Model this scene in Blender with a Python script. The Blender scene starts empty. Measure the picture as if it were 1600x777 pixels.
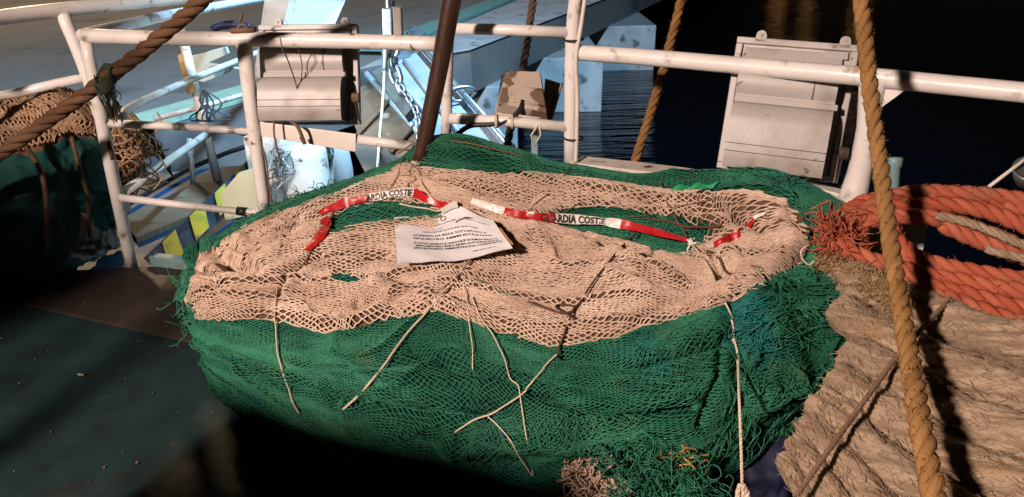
import bpy, bmesh, math, random
import numpy as np
from mathutils import Vector, Matrix
random.seed(7); RNG = np.random.default_rng(7)
R = math.radians
S = bpy.context.scene
COL = S.collection

# ------------------------------------------------------------------ camera
CAM = np.array([0.0, 0.0, 1.47]); F_PX = 1200.0
PITCH, ROLL = R(24.0), R(-1.9)
F0 = np.array([0, math.cos(PITCH), -math.sin(PITCH)])
R0 = np.array([1.0, 0, 0]); U0 = np.cross(R0, F0)
RI = R0*math.cos(ROLL) + U0*math.sin(ROLL)
UP = -R0*math.sin(ROLL) + U0*math.cos(ROLL)
cam = bpy.data.cameras.new('camera'); co = bpy.data.objects.new('camera', cam); COL.objects.link(co)
cam.sensor_width = 36; cam.lens = 36*F_PX/1600; cam.clip_start = 0.02; cam.clip_end = 600
co.matrix_world = Matrix(((RI[0], UP[0], -F0[0], CAM[0]), (RI[1], UP[1], -F0[1], CAM[1]), (RI[2], UP[2], -F0[2], CAM[2]), (0, 0, 0, 1)))
S.camera = co

# ------------------------------------------------------------------ night sky, deck lamp, exposure
W = bpy.data.worlds.new('World'); S.world = W; W.use_nodes = True
nt = W.node_tree; bg = nt.nodes['Background']
sky = nt.nodes.new('ShaderNodeTexSky'); sky.sky_type = 'NISHITA'; sky.sun_disc = False
sky.sun_elevation = R(2); sky.sun_rotation = R(200)
nt.links.new(sky.outputs[0], bg.inputs[0]); bg.inputs[1].default_value = 0.0025
S.view_settings.view_transform = 'Standard'; S.view_settings.look = 'None'
S.view_settings.exposure = 0.0; S.view_settings.gamma = 1.0

def lamp(name, kind, loc, energy, color, size=0.1, target=None, **kw):
    l = bpy.data.lights.new(name, kind); l.energy = energy; l.color = color
    if kind == 'AREA': l.shape = 'SQUARE'; l.size = size
    else: l.shadow_soft_size = size
    for k, v in kw.items(): setattr(l, k, v)
    o = bpy.data.objects.new(name, l); COL.objects.link(o); o.location = loc
    if target is not None:
        o.rotation_euler = (Vector(target)-Vector(loc)).to_track_quat('-Z', 'Y').to_euler()
    return o
KEY = (-2.6, -1.6, 3.2)
lamp('deck_floodlight', 'SPOT', KEY, 1900, (1.0, 0.77, 0.66), 0.16, (0.0, 2.6, 0.5), spot_size=R(80), spot_blend=0.7)
lamp('stern_floodlight', 'SPOT', (0.7, 4.4, 4.3), 3300, (0.34, 0.66, 1.0), 0.12, (-0.5, 9.0, -1.2), spot_size=R(110), spot_blend=0.5)
lamp('quay_lamp', 'POINT', (-9, 16, 7), 1700, (1.0, 0.72, 0.42), 0.3)

# ------------------------------------------------------------------ pixel to place
def ray(px, py): return F0 + (px-800)/F_PX*RI - (py-388.5)/F_PX*UP
def at_z(px, py, z): d = ray(px, py); return CAM + d*((z-CAM[2])/d[2])
def at_y(px, py, y): d = ray(px, py); return CAM + d*(y/d[1])
def project(P):
    q = np.asarray(P) - CAM; f = q@F0
    return np.stack([800+F_PX*(q@RI)/f, 388.5-F_PX*(q@UP)/f], -1)

# ------------------------------------------------------------------ noise
def _h(ix, iy, s):
    n = (ix.astype(np.int64)*374761393 + iy.astype(np.int64)*668265263 + s*982451653) & 0x7fffffff
    n = ((n ^ (n >> 13))*1274126177) & 0x7fffffff
    return ((n ^ (n >> 16)) & 0xffff)/65535.0
def vnoise(x, y, s=0):
    x = np.asarray(x, float); y = np.asarray(y, float)
    x0 = np.floor(x); y0 = np.floor(y); fx = x-x0; fy = y-y0
    fx = fx*fx*fx*(fx*(fx*6-15)+10); fy = fy*fy*fy*(fy*(fy*6-15)+10)
    a = _h(x0, y0, s); b = _h(x0+1, y0, s); c = _h(x0, y0+1, s); d = _h(x0+1, y0+1, s)
    return (a*(1-fx)+b*fx)*(1-fy) + (c*(1-fx)+d*fx)*fy*1.0 - 0.5
def fbm(x, y, s=0, o=3):
    r = 0; a = 1.0
    for k in range(o): r = r + a*vnoise(x*2**k, y*2**k, s+k*17); a *= 0.5
    return r

# ------------------------------------------------------------------ mesh builder
class MB:
    def __init__(self): self.V = []; self.Fq = []; self.n = 0; self.M = []; self.T = []
    def add(self, v, f, mat=0, tone=None):
        v = np.asarray(v, float).reshape(-1, 3); f = np.asarray(f, np.int64)
        if f.size == 0: return
        self.V.append(v); self.Fq.append(f+self.n); self.M.append(np.full(len(f), mat, np.int32))
        self.T.append(np.zeros(len(v)) if tone is None else np.asarray(tone, float).reshape(-1)); self.n += len(v)
    def box(self, c, ax, half, mat=0):
        c = np.asarray(c, float); a = [np.asarray(x, float)/np.linalg.norm(x) for x in ax]
        v = [c + a[0]*half[0]*i + a[1]*half[1]*j + a[2]*half[2]*k for i in (-1, 1) for j in (-1, 1) for k in (-1, 1)]
        f = [(0,1,3,2), (4,6,7,5), (0,4,5,1), (2,3,7,6), (0,2,6,4), (1,5,7,3)]
        if np.dot(np.cross(a[0], a[1]), a[2]) < 0: f = [q[::-1] for q in f]
        self.add(v, f, mat)
    def hexa(self, bot, top, mat=0):
        self.add(list(bot)+list(top), [(0,1,5,4), (1,2,6,5), (2,3,7,6), (3,0,4,7), (3,2,1,0), (4,5,6,7)], mat)
    def prism(self, pts, off, mat=0):
        pts = [np.asarray(p, float) for p in pts]; n = len(pts); off = np.asarray(off, float)
        V = pts + [p+off for p in pts]; c0 = sum(pts)/n
        for i in range(n):
            j = (i+1) % n; self.add([V[i], V[j], V[n+j], V[n+i]], [(0,1,2,3)], mat)
        self._ngon(pts[::-1], mat); self._ngon([p+off for p in pts], mat)
    def _ngon(self, pts, mat): self.NG = getattr(self, 'NG', []); self.NG.append((len(pts), mat, pts))
    def grid(self, P, mat=0, tone=None, flip=False):
        a, b = P.shape[:2]; I = np.arange(a*b).reshape(a, b)
        f = np.stack([I[:-1,:-1], I[1:,:-1], I[1:,1:], I[:-1,1:]], -1).reshape(-1, 4)
        if flip: f = f[:, ::-1]
        self.add(P.reshape(-1, 3), f, mat, tone)
    def tubes(self, P, r, sides=6, mat=0, tone=None, cap=True, ref=(0.13, 0.21, 0.97)):
        """P [N,K,3] paths, r scalar or [N,K]"""
        P = np.asarray(P, float)
        if P.ndim == 2: P = P[None]
        N, K = P.shape[:2]
        if N == 0: return
        r = np.broadcast_to(np.asarray(r, float), (N, K))
        T = np.empty_like(P); T[:, 1:-1] = P[:, 2:]-P[:, :-2]; T[:, 0] = P[:, 1]-P[:, 0]; T[:, -1] = P[:, -1]-P[:, -2]
        T /= np.linalg.norm(T, axis=-1, keepdims=True)+1e-12
        A = np.cross(T, np.asarray(ref, float)); l = np.linalg.norm(A, axis=-1, keepdims=True)
        A = np.where(l < 0.05, np.cross(T, np.array([1.0, 0.1, 0])), A); A /= np.linalg.norm(A, axis=-1, keepdims=True)+1e-12
        if N <= 4:                                   # parallel transport for long single tubes
            for k in range(1, K):
                a = A[:, k-1] - (A[:, k-1]*T[:, k]).sum(-1, keepdims=True)*T[:, k]
                A[:, k] = a/(np.linalg.norm(a, axis=-1, keepdims=True)+1e-12)
        B = np.cross(T, A)
        th = np.arange(sides)*2*math.pi/sides
        ring = P[:, :, None] + r[:, :, None, None]*(A[:, :, None]*np.cos(th)[None, None, :, None] + B[:, :, None]*np.sin(th)[None, None, :, None])
        I = np.arange(N*K*sides).reshape(N, K, sides); J = np.roll(I, -1, 2)
        f = np.stack([I[:, :-1], J[:, :-1], J[:, 1:], I[:, 1:]], -1).reshape(-1, 4)
        t = None if tone is None else np.repeat(np.broadcast_to(np.asarray(tone, float).reshape(N, -1), (N, K)), sides, 1).reshape(N, K, sides)
        base = self.n
        self.add(ring.reshape(-1, 3), f, mat, t)
        if cap and sides % 2 == 0:
            cf = []
            m = sides//2
            for q in range(m-1):
                a0, a1, b0, b1 = q, q+1, sides-1-q, sides-2-q
                if a1 == b1: continue
                s = I[:, 0]; cf.append(np.stack([s[:, a0], s[:, b0], s[:, b1], s[:, a1]], -1))
                s = I[:, -1]; cf.append(np.stack([s[:, a0], s[:, a1], s[:, b1], s[:, b0]], -1))
            if cf:
                ff = np.concatenate(cf)+base; self.Fq.append(ff); self.M.append(np.full(len(ff), mat, np.int32))
                self.V.append(np.zeros((0, 3))); self.T.append(np.zeros(0))
    def tube(self, pts, r, sides=14, mat=0, sub=0, tone=None):
        P = np.asarray(pts, float)
        if sub: P = spline(P, sub)
        r = np.asarray(r, float)
        if r.ndim == 1 and len(r) != len(P): r = np.interp(np.linspace(0, 1, len(P)), np.linspace(0, 1, len(r)), r)
        self.tubes(P[None], r, sides, mat, tone)
    def lathe(self, c, axis, prof, sides=20, mat=0):
        c = np.asarray(c, float); ax = np.asarray(axis, float); ax /= np.linalg.norm(ax)
        a = np.cross(ax, [0.3, 0.9, 0.1]); a /= np.linalg.norm(a); b = np.cross(ax, a)
        th = np.arange(sides+1)*2*math.pi/sides
        P = np.array([[c+ax*h+r*(a*math.cos(t)+b*math.sin(t)) for t in th] for r, h in prof])
        self.grid(P, mat, flip=True)
    def build(self, name, mats, parent=None, smooth=True, bevel=0, sharp=0):
        V = np.concatenate(self.V) if self.V else np.zeros((0, 3))
        F = np.concatenate(self.Fq) if self.Fq else np.zeros((0, 4), np.int64)
        M = np.concatenate(self.M) if self.M else np.zeros(0, np.int32); T = np.concatenate(self.T) if self.T else np.zeros(0)
        ls = [len(f) for f in F]; loops = F.reshape(-1)
        sizes = np.full(len(F), 4, np.int64)
        for (n, mt, pts) in getattr(self, 'NG', []):
            loops = np.concatenate([loops, np.arange(n)+len(V)]); V = np.concatenate([V, np.array(pts)]); T = np.concatenate([T, np.zeros(n)])
            sizes = np.append(sizes, n); M = np.append(M, mt)
        piv = np.zeros(3)
        if parent is None and len(V):
            piv = np.array([(V[:, 0].min()+V[:, 0].max())/2, (V[:, 1].min()+V[:, 1].max())/2, V[:, 2].min()])
        elif parent is not None: piv = np.array(parent.get('_p', (0, 0, 0)))
        me = bpy.data.meshes.new(name)
        me.vertices.add(len(V)); me.vertices.foreach_set('co', (V-piv).astype(np.float32).reshape(-1))
        me.loops.add(len(loops)); me.loops.foreach_set('vertex_index', loops.astype(np.int32))
        me.polygons.add(len(sizes)); st = np.concatenate([[0], np.cumsum(sizes)[:-1]]).astype(np.int32)
        me.polygons.foreach_set('loop_start', st); me.polygons.foreach_set('loop_total', sizes.astype(np.int32))
        me.polygons.foreach_set('material_index', M.astype(np.int32))
        me.polygons.foreach_set('use_smooth', np.full(len(sizes), smooth))
        at = me.attributes.new('tone', 'FLOAT', 'POINT'); at.data.foreach_set('value', T.astype(np.float32))
        me.update(); me.validate()
        if sharp: me.set_sharp_from_angle(angle=R(sharp))
        for m in (mats if isinstance(mats, (list, tuple)) else [mats]): me.materials.append(m)
        o = bpy.data.objects.new(name, me); COL.objects.link(o)
        if parent is not None: o.parent = parent
        else: o.location = piv
        o['_p'] = [float(q) for q in piv]
        if bevel:
            b = o.modifiers.new('bevel', 'BEVEL'); b.width = bevel; b.segments = 2; b.limit_method = 'ANGLE'; b.angle_limit = R(40)
        return o

def spline(P, sub):
    P = np.asarray(P, float)
    if len(P) == 2:
        t = np.linspace(0, 1, sub+1)[:, None]; return P[0]*(1-t)+P[1]*t
    E = np.concatenate([[2*P[0]-P[1]], P, [2*P[-1]-P[-2]]]); out = []
    for i in range(1, len(E)-2):
        p0, p1, p2, p3 = E[i-1], E[i], E[i+1], E[i+2]
        for k in range(sub):
            t = k/sub; out.append(0.5*((2*p1)+(p2-p0)*t+(2*p0-5*p1+4*p2-p3)*t*t+(3*p1-p0-3*p2+p3)*t**3))
    out.append(P[-1]); return np.array(out)
def resample(P, step):
    d = np.linalg.norm(np.diff(P, axis=0), axis=1); s = np.concatenate([[0], np.cumsum(d)])
    n = max(3, int(s[-1]/step)+1); t = np.linspace(0, s[-1], n)
    return np.stack([np.interp(t, s, P[:, i]) for i in range(3)], -1), t
def frames(P):
    T = np.gradient(P, axis=0); T /= np.linalg.norm(T, axis=1, keepdims=True)+1e-12
    A = np.zeros_like(P); a = np.cross(T[0], [0.1, 0.2, 0.97]); A[0] = a/np.linalg.norm(a)
    for k in range(1, len(P)):
        a = A[k-1]-np.dot(A[k-1], T[k])*T[k]; A[k] = a/np.linalg.norm(a)
    return T, A, np.cross(T, A)
def rope(mb, pts, r, lay=None, strands=3, sides=8, sub=12, mat=0, fuzz=0, fuzzlen=0.012, rough=0.06, seed=0, smat=None, step=None):
    """laid rope: helical strands round a path, with optional broken fibres"""
    lay = lay or r*7
    P, s = resample(spline(np.asarray(pts, float), sub), step or min(lay/10, r*0.9))
    T, A, B = frames(P); rs = np.random.default_rng(seed+3)
    for k in range(strands):
        th = 2*math.pi*(s/lay + k/strands)
        o = r*0.50; q = P + (A*np.cos(th)[:, None]+B*np.sin(th)[:, None])*o
        rr = r*0.56*(1+rough*2*vnoise(s/r*0.7, np.full_like(s, k*7.3+seed), 5))
        mb.tubes(q[None], rr[None], sides, mat, tone=(0.5+vnoise(s*9, np.full_like(s, k*3.1+seed), 2))[None])
    if fuzz:
        L = s[-1]; n = int(L*fuzz); i = rs.integers(1, len(P)-1, n); th = rs.uniform(0, 2*math.pi, n)
        d = A[i]*np.cos(th)[:, None]+B[i]*np.sin(th)[:, None]
        p0 = P[i]+d*r*0.93; dirn = d*rs.uniform(0.15, 0.9, (n, 1))+T[i]*rs.normal(0, 1, (n, 1))+rs.normal(0, 0.4, (n, 3))
        dirn /= np.linalg.norm(dirn, axis=1, keepdims=True); ln = rs.uniform(0.3, 1, (n, 1))*fuzzlen
        p1 = p0+dirn*ln*0.5; p2 = p1+(dirn+rs.normal(0, 0.5, (n, 3)))*ln*0.5
        mb.tubes(np.stack([p0, p1, p2], 1), np.array([[0.0011, 0.0009, 0.0004]])*(r/0.015)**0.5*0.8, 3, mat if smat is None else smat, tone=rs.uniform(0, 1, (n, 1)))

# ------------------------------------------------------------------ scene-tree helpers
def tag(o, label=None, cat=None, group=None, kind=None):
    if label: o['label'] = label
    if cat: o['category'] = cat
    if group: o['group'] = group
    if kind: o['kind'] = kind
    return o
def thing(name, loc, label, cat, group=None):
    o = bpy.data.objects.new(name, None); COL.objects.link(o); o.location = [float(q) for q in loc]; o['_p'] = [float(q) for q in loc]
    o.empty_display_size = 0.1
    return tag(o, label, cat, group)

# ------------------------------------------------------------------ materials
def mat(name, col, rough=0.6, var=None, scale=8, metal=0, bump=0.0, bscale=60, detail=4, tone=None, stain=None, spec=0.5, coat=0, stretch=None, sheen=0, trans=0, alpha=1):
    """principled with noise colour variation (col..var), optional per-strand tone, optional stain (colour, threshold, scale)"""
    m = bpy.data.materials.new(name); m.use_nodes = True; n = m.node_tree.nodes; l = m.node_tree.links
    b = n['Principled BSDF']; b.inputs['Roughness'].default_value = rough; b.inputs['Metallic'].default_value = metal
    b.inputs['Specular IOR Level'].default_value = spec; b.inputs['Coat Weight'].default_value = coat
    if trans: b.inputs['Transmission Weight'].default_value = trans
    tc = n.new('ShaderNodeTexCoord'); src = tc.outputs['Object']
    if stretch:
        mp = n.new('ShaderNodeMapping'); mp.inputs['Scale'].default_value = stretch; l.new(src, mp.inputs[0]); src = mp.outputs[0]
    def noise(sc, dt=detail):
        t = n.new('ShaderNodeTexNoise'); t.inputs['Scale'].default_value = sc; t.inputs['Detail'].default_value = dt; l.new(src, t.inputs['Vector']); return t.outputs['Fac']
    def ramp(fac, a, c0, b_, c1):
        r = n.new('ShaderNodeValToRGB'); r.color_ramp.elements[0].position = a; r.color_ramp.elements[1].position = b_
        r.color_ramp.elements[0].color = (*c0, 1); r.color_ramp.elements[1].color = (*c1, 1); l.new(fac, r.inputs[0]); return r.outputs[0]
    out = ramp(noise(scale), 0.3, col, 0.7, var or col)
    def mix(fac, a, c):
        x = n.new('ShaderNodeMix'); x.data_type = 'RGBA'
        if hasattr(fac, 'node'): l.new(fac, x.inputs[0])
        else: x.inputs[0].default_value = fac
        l.new(a, x.inputs[6])
        if hasattr(c, 'node'): l.new(c, x.inputs[7])
        else: x.inputs[7].default_value = (*c, 1)
        return x.outputs[2]
    if tone:
        a = n.new('ShaderNodeAttribute'); a.attribute_name = 'tone'
        out = mix(a.outputs['Fac'], out, tone)
    for st in (stain or []):
        sc, th, w = st[1], st[2], st[3]
        out = mix(ramp(noise(sc, 6), th, (0, 0, 0), th+w, (1, 1, 1)), out, st[0])
    l.new(out, b.inputs['Base Color'])
    if bump:
        bp = n.new('ShaderNodeBump'); bp.inputs['Strength'].default_value = min(1, bump); bp.inputs['Distance'].default_value = 0.0025
        l.new(noise(bscale, 6), bp.inputs['Height']); l.new(bp.outputs[0], b.inputs['Normal'])
    rr = n.new('ShaderNodeMapRange'); rr.inputs['To Min'].default_value = max(0.02, rough-0.1); rr.inputs['To Max'].default_value = min(1, rough+0.12)
    l.new(noise(scale*2.3), rr.inputs[0]); l.new(rr.outputs[0], b.inputs['Roughness'])
    return m
RUST = (0.17, 0.06, 0.02); GRIME = (0.16, 0.12, 0.085)
M = {}
M['white'] = mat('white_paint', (0.76, 0.73, 0.70), 0.32, (0.68, 0.64, 0.60), 5, bump=0.5, bscale=38, stain=[(GRIME, 12, 0.60, 0.14), ((0.36, 0.2, 0.1), 7, 0.63, 0.12), (RUST, 13, 0.68, 0.04)], coat=0.2)
M['white_old'] = mat('weathered_white_paint', (0.74, 0.69, 0.63), 0.45, (0.6, 0.53, 0.46), 6, bump=0.6, bscale=40, stain=[(GRIME, 10, 0.6, 0.15), (RUST, 12, 0.66, 0.05)])
M['deck'] = mat('teal_deck_paint', (0.013, 0.034, 0.035), 0.55, (0.009, 0.022, 0.024), 6, bump=0.6, bscale=35, stain=[((0.012, 0.012, 0.012), 5, 0.56, 0.2), ((0.05, 0.04, 0.03), 16, 0.68, 0.06), ((0.03, 0.045, 0.045), 30, 0.70, 0.06)], spec=0.25)
M['plate'] = mat('brown_deck_plate', (0.045, 0.034, 0.028), 0.46, (0.03, 0.024, 0.022), 4, bump=0.25, bscale=20, stain=[((0.02, 0.02, 0.02), 5, 0.58, 0.2)], spec=0.10)
M['blue'] = mat('blue_deck_paint', (0.014, 0.05, 0.12), 0.5, (0.02, 0.06, 0.11), 4, bump=0.4, stain=[((0.10, 0.11, 0.06), 3, 0.55, 0.2), ((0.02, 0.02, 0.025), 7, 0.62, 0.1)])
M['tan'] = mat('tan_twine', (0.53, 0.385, 0.29), 0.8, (0.63, 0.48, 0.38), 9, tone=(0.41, 0.285, 0.21), bump=0.5, bscale=400, stain=[((0.30, 0.17, 0.10), 7, 0.62, 0.18), ((0.62, 0.50, 0.40), 11, 0.64, 0.15)], spec=0.2)
M['tan_inner_shade'] = mat('tan_net_inner_shade', (0.13, 0.078, 0.045), 0.9, (0.08, 0.048, 0.028), 30, bump=1, bscale=160, spec=0.1)  # inner layer coloured dark so slits between cords read as shade
M['green'] = mat('green_twine', (0.017, 0.145, 0.078), 0.7, (0.036, 0.215, 0.120), 6, tone=(0.010, 0.095, 0.055), bump=0.3, bscale=300, stain=[((0.006, 0.13, 0.12), 5, 0.58, 0.15), ((0.07, 0.17, 0.07), 9, 0.60, 0.2), ((0.10, 0.13, 0.07), 17, 0.68, 0.12)], spec=0.35)
M['green_inner_shade'] = mat('green_net_inner_shade', (0.004, 0.055, 0.032), 0.85, (0.003, 0.035, 0.022), 30, bump=1, bscale=200, spec=0.1)  # inner layer coloured dark, standing for shade behind the twine
M['concrete'] = mat('concrete', (0.50, 0.50, 0.49), 0.85, (0.34, 0.34, 0.34), 3, bump=0.6, bscale=30, stain=[((0.10, 0.10, 0.10), 5, 0.58, 0.12), ((0.5, 0.5, 0.5), 9, 0.66, 0.05)])
M['asphalt'] = mat('quay_paving', (0.23, 0.215, 0.195), 0.9, (0.17, 0.16, 0.15), 1.2, bump=0.5, bscale=60, stain=[((0.08, 0.08, 0.08), 0.8, 0.6, 0.1)])
M['kerb_green'] = mat('pale_green_kerb_paint', (0.36, 0.52, 0.38), 0.7, (0.27, 0.42, 0.32), 6, stain=[((0.25, 0.27, 0.24), 9, 0.6, 0.1)], bump=0.4)
M['kerb_teal'] = mat('teal_kerb_paint', (0.20, 0.42, 0.36), 0.7, (0.16, 0.34, 0.31), 6, stain=[((0.2, 0.24, 0.24), 9, 0.6, 0.1)], bump=0.4)
M['water'] = mat('sea_water', (0.001, 0.002, 0.004), 0.08, bump=0, spec=0.3)
M['yellow'] = mat('yellow_paint', (0.62, 0.50, 0.03), 0.5, (0.5, 0.42, 0.05), 8, stain=[(GRIME, 12, 0.6, 0.1)])
M['navy'] = mat('dark_blue_paint', (0.035, 0.055, 0.085), 0.5, (0.05, 0.07, 0.10), 8, stain=[((0.02, 0.02, 0.02), 12, 0.6, 0.1)])
M['grey_alu'] = mat('grey_lamp_casting', (0.40, 0.375, 0.355), 0.42, (0.35, 0.325, 0.305), 5, bump=0.2, bscale=90, stain=[((0.24, 0.20, 0.17), 6, 0.56, 0.16), ((0.15, 0.10, 0.07), 19, 0.68, 0.05)])
M['dark_and_shade'] = mat('dark_grey_and_side_shade', (0.10, 0.095, 0.09), 0.5, (0.13, 0.12, 0.11), 6)  # dark grey, also standing for shade on the lamp housing sides
M['black'] = mat('black_rubber', (0.012, 0.012, 0.012), 0.5)
M['steel'] = mat('galvanised_steel', (0.38, 0.39, 0.40), 0.35, (0.35, 0.35, 0.36), 8, metal=0.8, bump=0.3, stain=[((0.12, 0.07, 0.04), 10, 0.62, 0.08)])
M['alu'] = mat('aluminium_plate', (0.46, 0.49, 0.52), 0.45, (0.33, 0.36, 0.39), 5, metal=0.35, bump=0.3, bscale=18, stain=[((0.25, 0.25, 0.25), 7, 0.62, 0.1)])
M['rust'] = mat('rusty_steel', (0.11, 0.055, 0.028), 0.75, (0.19, 0.12, 0.075), 5, bump=0.8, bscale=25, stain=[((0.05, 0.035, 0.025), 4, 0.55, 0.12), ((0.3, 0.26, 0.22), 8, 0.66, 0.06)])
M['peel'] = mat('peeling_lamp_paint', (0.45, 0.37, 0.30), 0.6, (0.38, 0.31, 0.25), 7, bump=0.5, stain=[((0.13, 0.085, 0.055), 11, 0.50, 0.025)])
M['pole'] = mat('dark_stained_wood', (0.028, 0.013, 0.008), 0.33, (0.055, 0.026, 0.015), 5, bump=0.6, bscale=20, stretch=(8, 8, 1.2))
M['manila'] = mat('golden_hemp', (0.26, 0.135, 0.045), 0.85, (0.17, 0.085, 0.03), 14, tone=(0.30, 0.165, 0.06), bump=1, bscale=260, spec=0.2)
M['hemp_dark'] = mat('dark_hemp', (0.11, 0.055, 0.027), 0.85, (0.07, 0.035, 0.019), 14, tone=(0.13, 0.07, 0.037), bump=1, bscale=220, spec=0.2)
M['orange'] = mat('orange_rope', (0.37, 0.078, 0.036), 0.7, (0.26, 0.052, 0.025), 6, tone=(0.42, 0.125, 0.07), bump=1, bscale=240, stain=[((0.28, 0.13, 0.075), 6, 0.56, 0.14), ((0.12, 0.05, 0.03), 12, 0.66, 0.1)], spec=0.2)
M['hawser'] = mat('worn_white_hawser', (0.25, 0.175, 0.115), 0.9, (0.155, 0.105, 0.065), 6, tone=(0.34, 0.255, 0.175), bump=1, bscale=130, stain=[((0.30, 0.17, 0.08), 5, 0.62, 0.14), ((0.36, 0.10, 0.03), 3.2, 0.70, 0.06)], spec=0.15)
M['beige_fuzz'] = mat('frayed_beige_fibre', (0.30, 0.20, 0.095), 0.95, (0.22, 0.14, 0.06), 14, tone=(0.34, 0.24, 0.13), bump=1, bscale=200, spec=0.1)
M['cord_white'] = mat('white_cord', (0.66, 0.57, 0.46), 0.75, (0.5, 0.41, 0.3), 30, tone=(0.5, 0.4, 0.3), spec=0.2)
M['cord_brown'] = mat('brown_cord', (0.12, 0.065, 0.04), 0.8, (0.07, 0.04, 0.025), 20, spec=0.2)
M['cord_dusty'] = mat('dusty_cord', (0.19, 0.12, 0.075), 0.8, (0.13, 0.08, 0.05), 20, spec=0.2)
M['red'] = mat('red_tape', (0.44, 0.012, 0.014), 0.34, (0.33, 0.009, 0.011), 14, stain=[((0.25, 0.04, 0.03), 20, 0.6, 0.15)], spec=0.5)
M['tape_white'] = mat('white_tape', (0.70, 0.66, 0.62), 0.34, (0.6, 0.55, 0.5), 16, spec=0.5)
M['ink'] = mat('black_ink', (0.012, 0.011, 0.012), 0.5)
M['ink_grey'] = mat('grey_ink', (0.10, 0.09, 0.10), 0.7)
M['paper'] = mat('paper_in_sleeve', (0.82, 0.80, 0.82), 0.3, (0.78, 0.76, 0.78), 9, spec=0.5)
M['card'] = mat('brown_card', (0.5, 0.22, 0.08), 0.7)
M['tarp'] = mat('dark_blue_tarp', (0.006, 0.009, 0.032), 0.6, (0.01, 0.013, 0.045), 6, bump=0.5, bscale=30)
M['rag'] = mat('blue_net_scrap', (0.01, 0.03, 0.16), 0.7, (0.02, 0.05, 0.2), 20)
M['mint'] = mat('mint_paint', (0.19, 0.31, 0.32), 0.45, (0.14, 0.25, 0.26), 6, stain=[(GRIME, 9, 0.64, 0.1)])
M['teal_net'] = mat('teal_net', (0.006, 0.045, 0.043), 0.85, (0.014, 0.062, 0.05), 9, stain=[((0.05, 0.06, 0.045), 6, 0.58, 0.15)], bump=1, bscale=180, spec=0.2)
M['canvas'] = mat('grey_sack', (0.26, 0.245, 0.22), 0.8, (0.18, 0.17, 0.15), 6, bump=0.6)
M['dark_net'] = mat('dark_green_scrap', (0.02, 0.035, 0.02), 0.9, (0.03, 0.04, 0.02), 20)
M['wood'] = mat('worn_plank', (0.22, 0.16, 0.10), 0.7, (0.15, 0.10, 0.06), 6, bump=0.6, stretch=(1, 8, 1))
M['ochre'] = mat('ochre_block', (0.42, 0.24, 0.07), 0.7, (0.3, 0.17, 0.05), 8, stain=[((0.1, 0.05, 0.02), 6, 0.6, 0.1)])
M['wall_brown'] = mat('quay_wall_plaster', (0.20, 0.14, 0.08), 0.9, (0.16, 0.11, 0.06), 1)
def emit(name, col, e):
    m = bpy.data.materials.new(name); m.use_nodes = True; b = m.node_tree.nodes['Principled BSDF']
    b.inputs['Base Color'].default_value = (*col, 1); b.inputs['Emission Color'].default_value = (*col, 1); b.inputs['Emission Strength'].default_value = e; return m
# ripples on the water
_n = M['water'].node_tree; _b = _n.nodes['Principled BSDF']; _t = _n.nodes.new('ShaderNodeTexNoise'); _g = _n.nodes.new('ShaderNodeTexCoord'); _m = _n.nodes.new('ShaderNodeMapping')
_m.inputs['Scale'].default_value = (0.22, 1.3, 1); _t.inputs['Scale'].default_value = 2.6; _t.inputs['Detail'].default_value = 5
_p = _n.nodes.new('ShaderNodeBump'); _p.inputs['Strength'].default_value = 0.8; _p.inputs['Distance'].default_value = 0.10
_n.links.new(_g.outputs['Object'], _m.inputs[0]); _n.links.new(_m.outputs[0], _t.inputs['Vector']); _n.links.new(_t.outputs[0], _p.inputs['Height']); _n.links.new(_p.outputs[0], _b.inputs['Normal'])

#==SETTING==
# ------------------------------------------------------------------ water, decks
mb = MB(); mb.add([(-200, -20, -1.3), (200, -20, -1.3), (200, 300, -1.3), (-200, 300, -1.3)], [(0, 1, 2, 3)])
tag(mb.build('water', M['water'], smooth=False), kind='structure')

RAILX = [(-100, 3.2), (130, 3.14), (690, 2.98), (900, 2.90), (1340, 2.36), (1620, 2.10), (1800, 1.95)]
def yl(px): return float(np.interp(px, [a for a, b in RAILX], [b for a, b in RAILX]))
deck = [(-4, -3.0), (3.5, -3.0), (3.5, 0.8), (1.75, 2.05), (1.15, 2.5), (0.28, 2.98), (-0.35, 3.05), (-1.62, 3.22), (-4, 3.3)]
mb = MB(); mb.prism([(x, y, -0.12) for x, y in deck], (0, 0, 0.115)); tag(mb.build('deck', M['deck'], smooth=False), kind='structure')
mb = MB(); c = [at_z(-60, 500, 0.0), at_z(60, 535, 0.0), at_z(320, 545, 0.0), at_z(420, 430, 0.0), at_z(250, 412, 0.0), at_z(120, 415, 0.0)]
c = [at_z(40, 478, 0.0), at_z(290, 535, 0.0), at_z(520, 560, 0), at_z(430, 425, 0.0), at_z(212, 420, 0.0), at_z(120, 430, 0.0)]
mb.prism(c, (0, 0, 0.012)); tag(mb.build('deck_plate', M['plate'], smooth=False, bevel=0.003), kind='structure')
# the blue stern platform beyond the rail
mb = MB(); pl = [(-4.2, 3.34, -0.2), (-1.62, 3.26, -0.2), (-0.95, 3.2, -0.2), (-0.95, 4.2, -0.2), (-1.15, 5.0, -0.2), (-3.1, 4.55, -0.2), (-4.2, 4.3, -0.2)]
mb.prism(pl, (0, 0, 0.17)); tag(mb.build('stern_platform', M['blue'], smooth=False), kind='structure')
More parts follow.
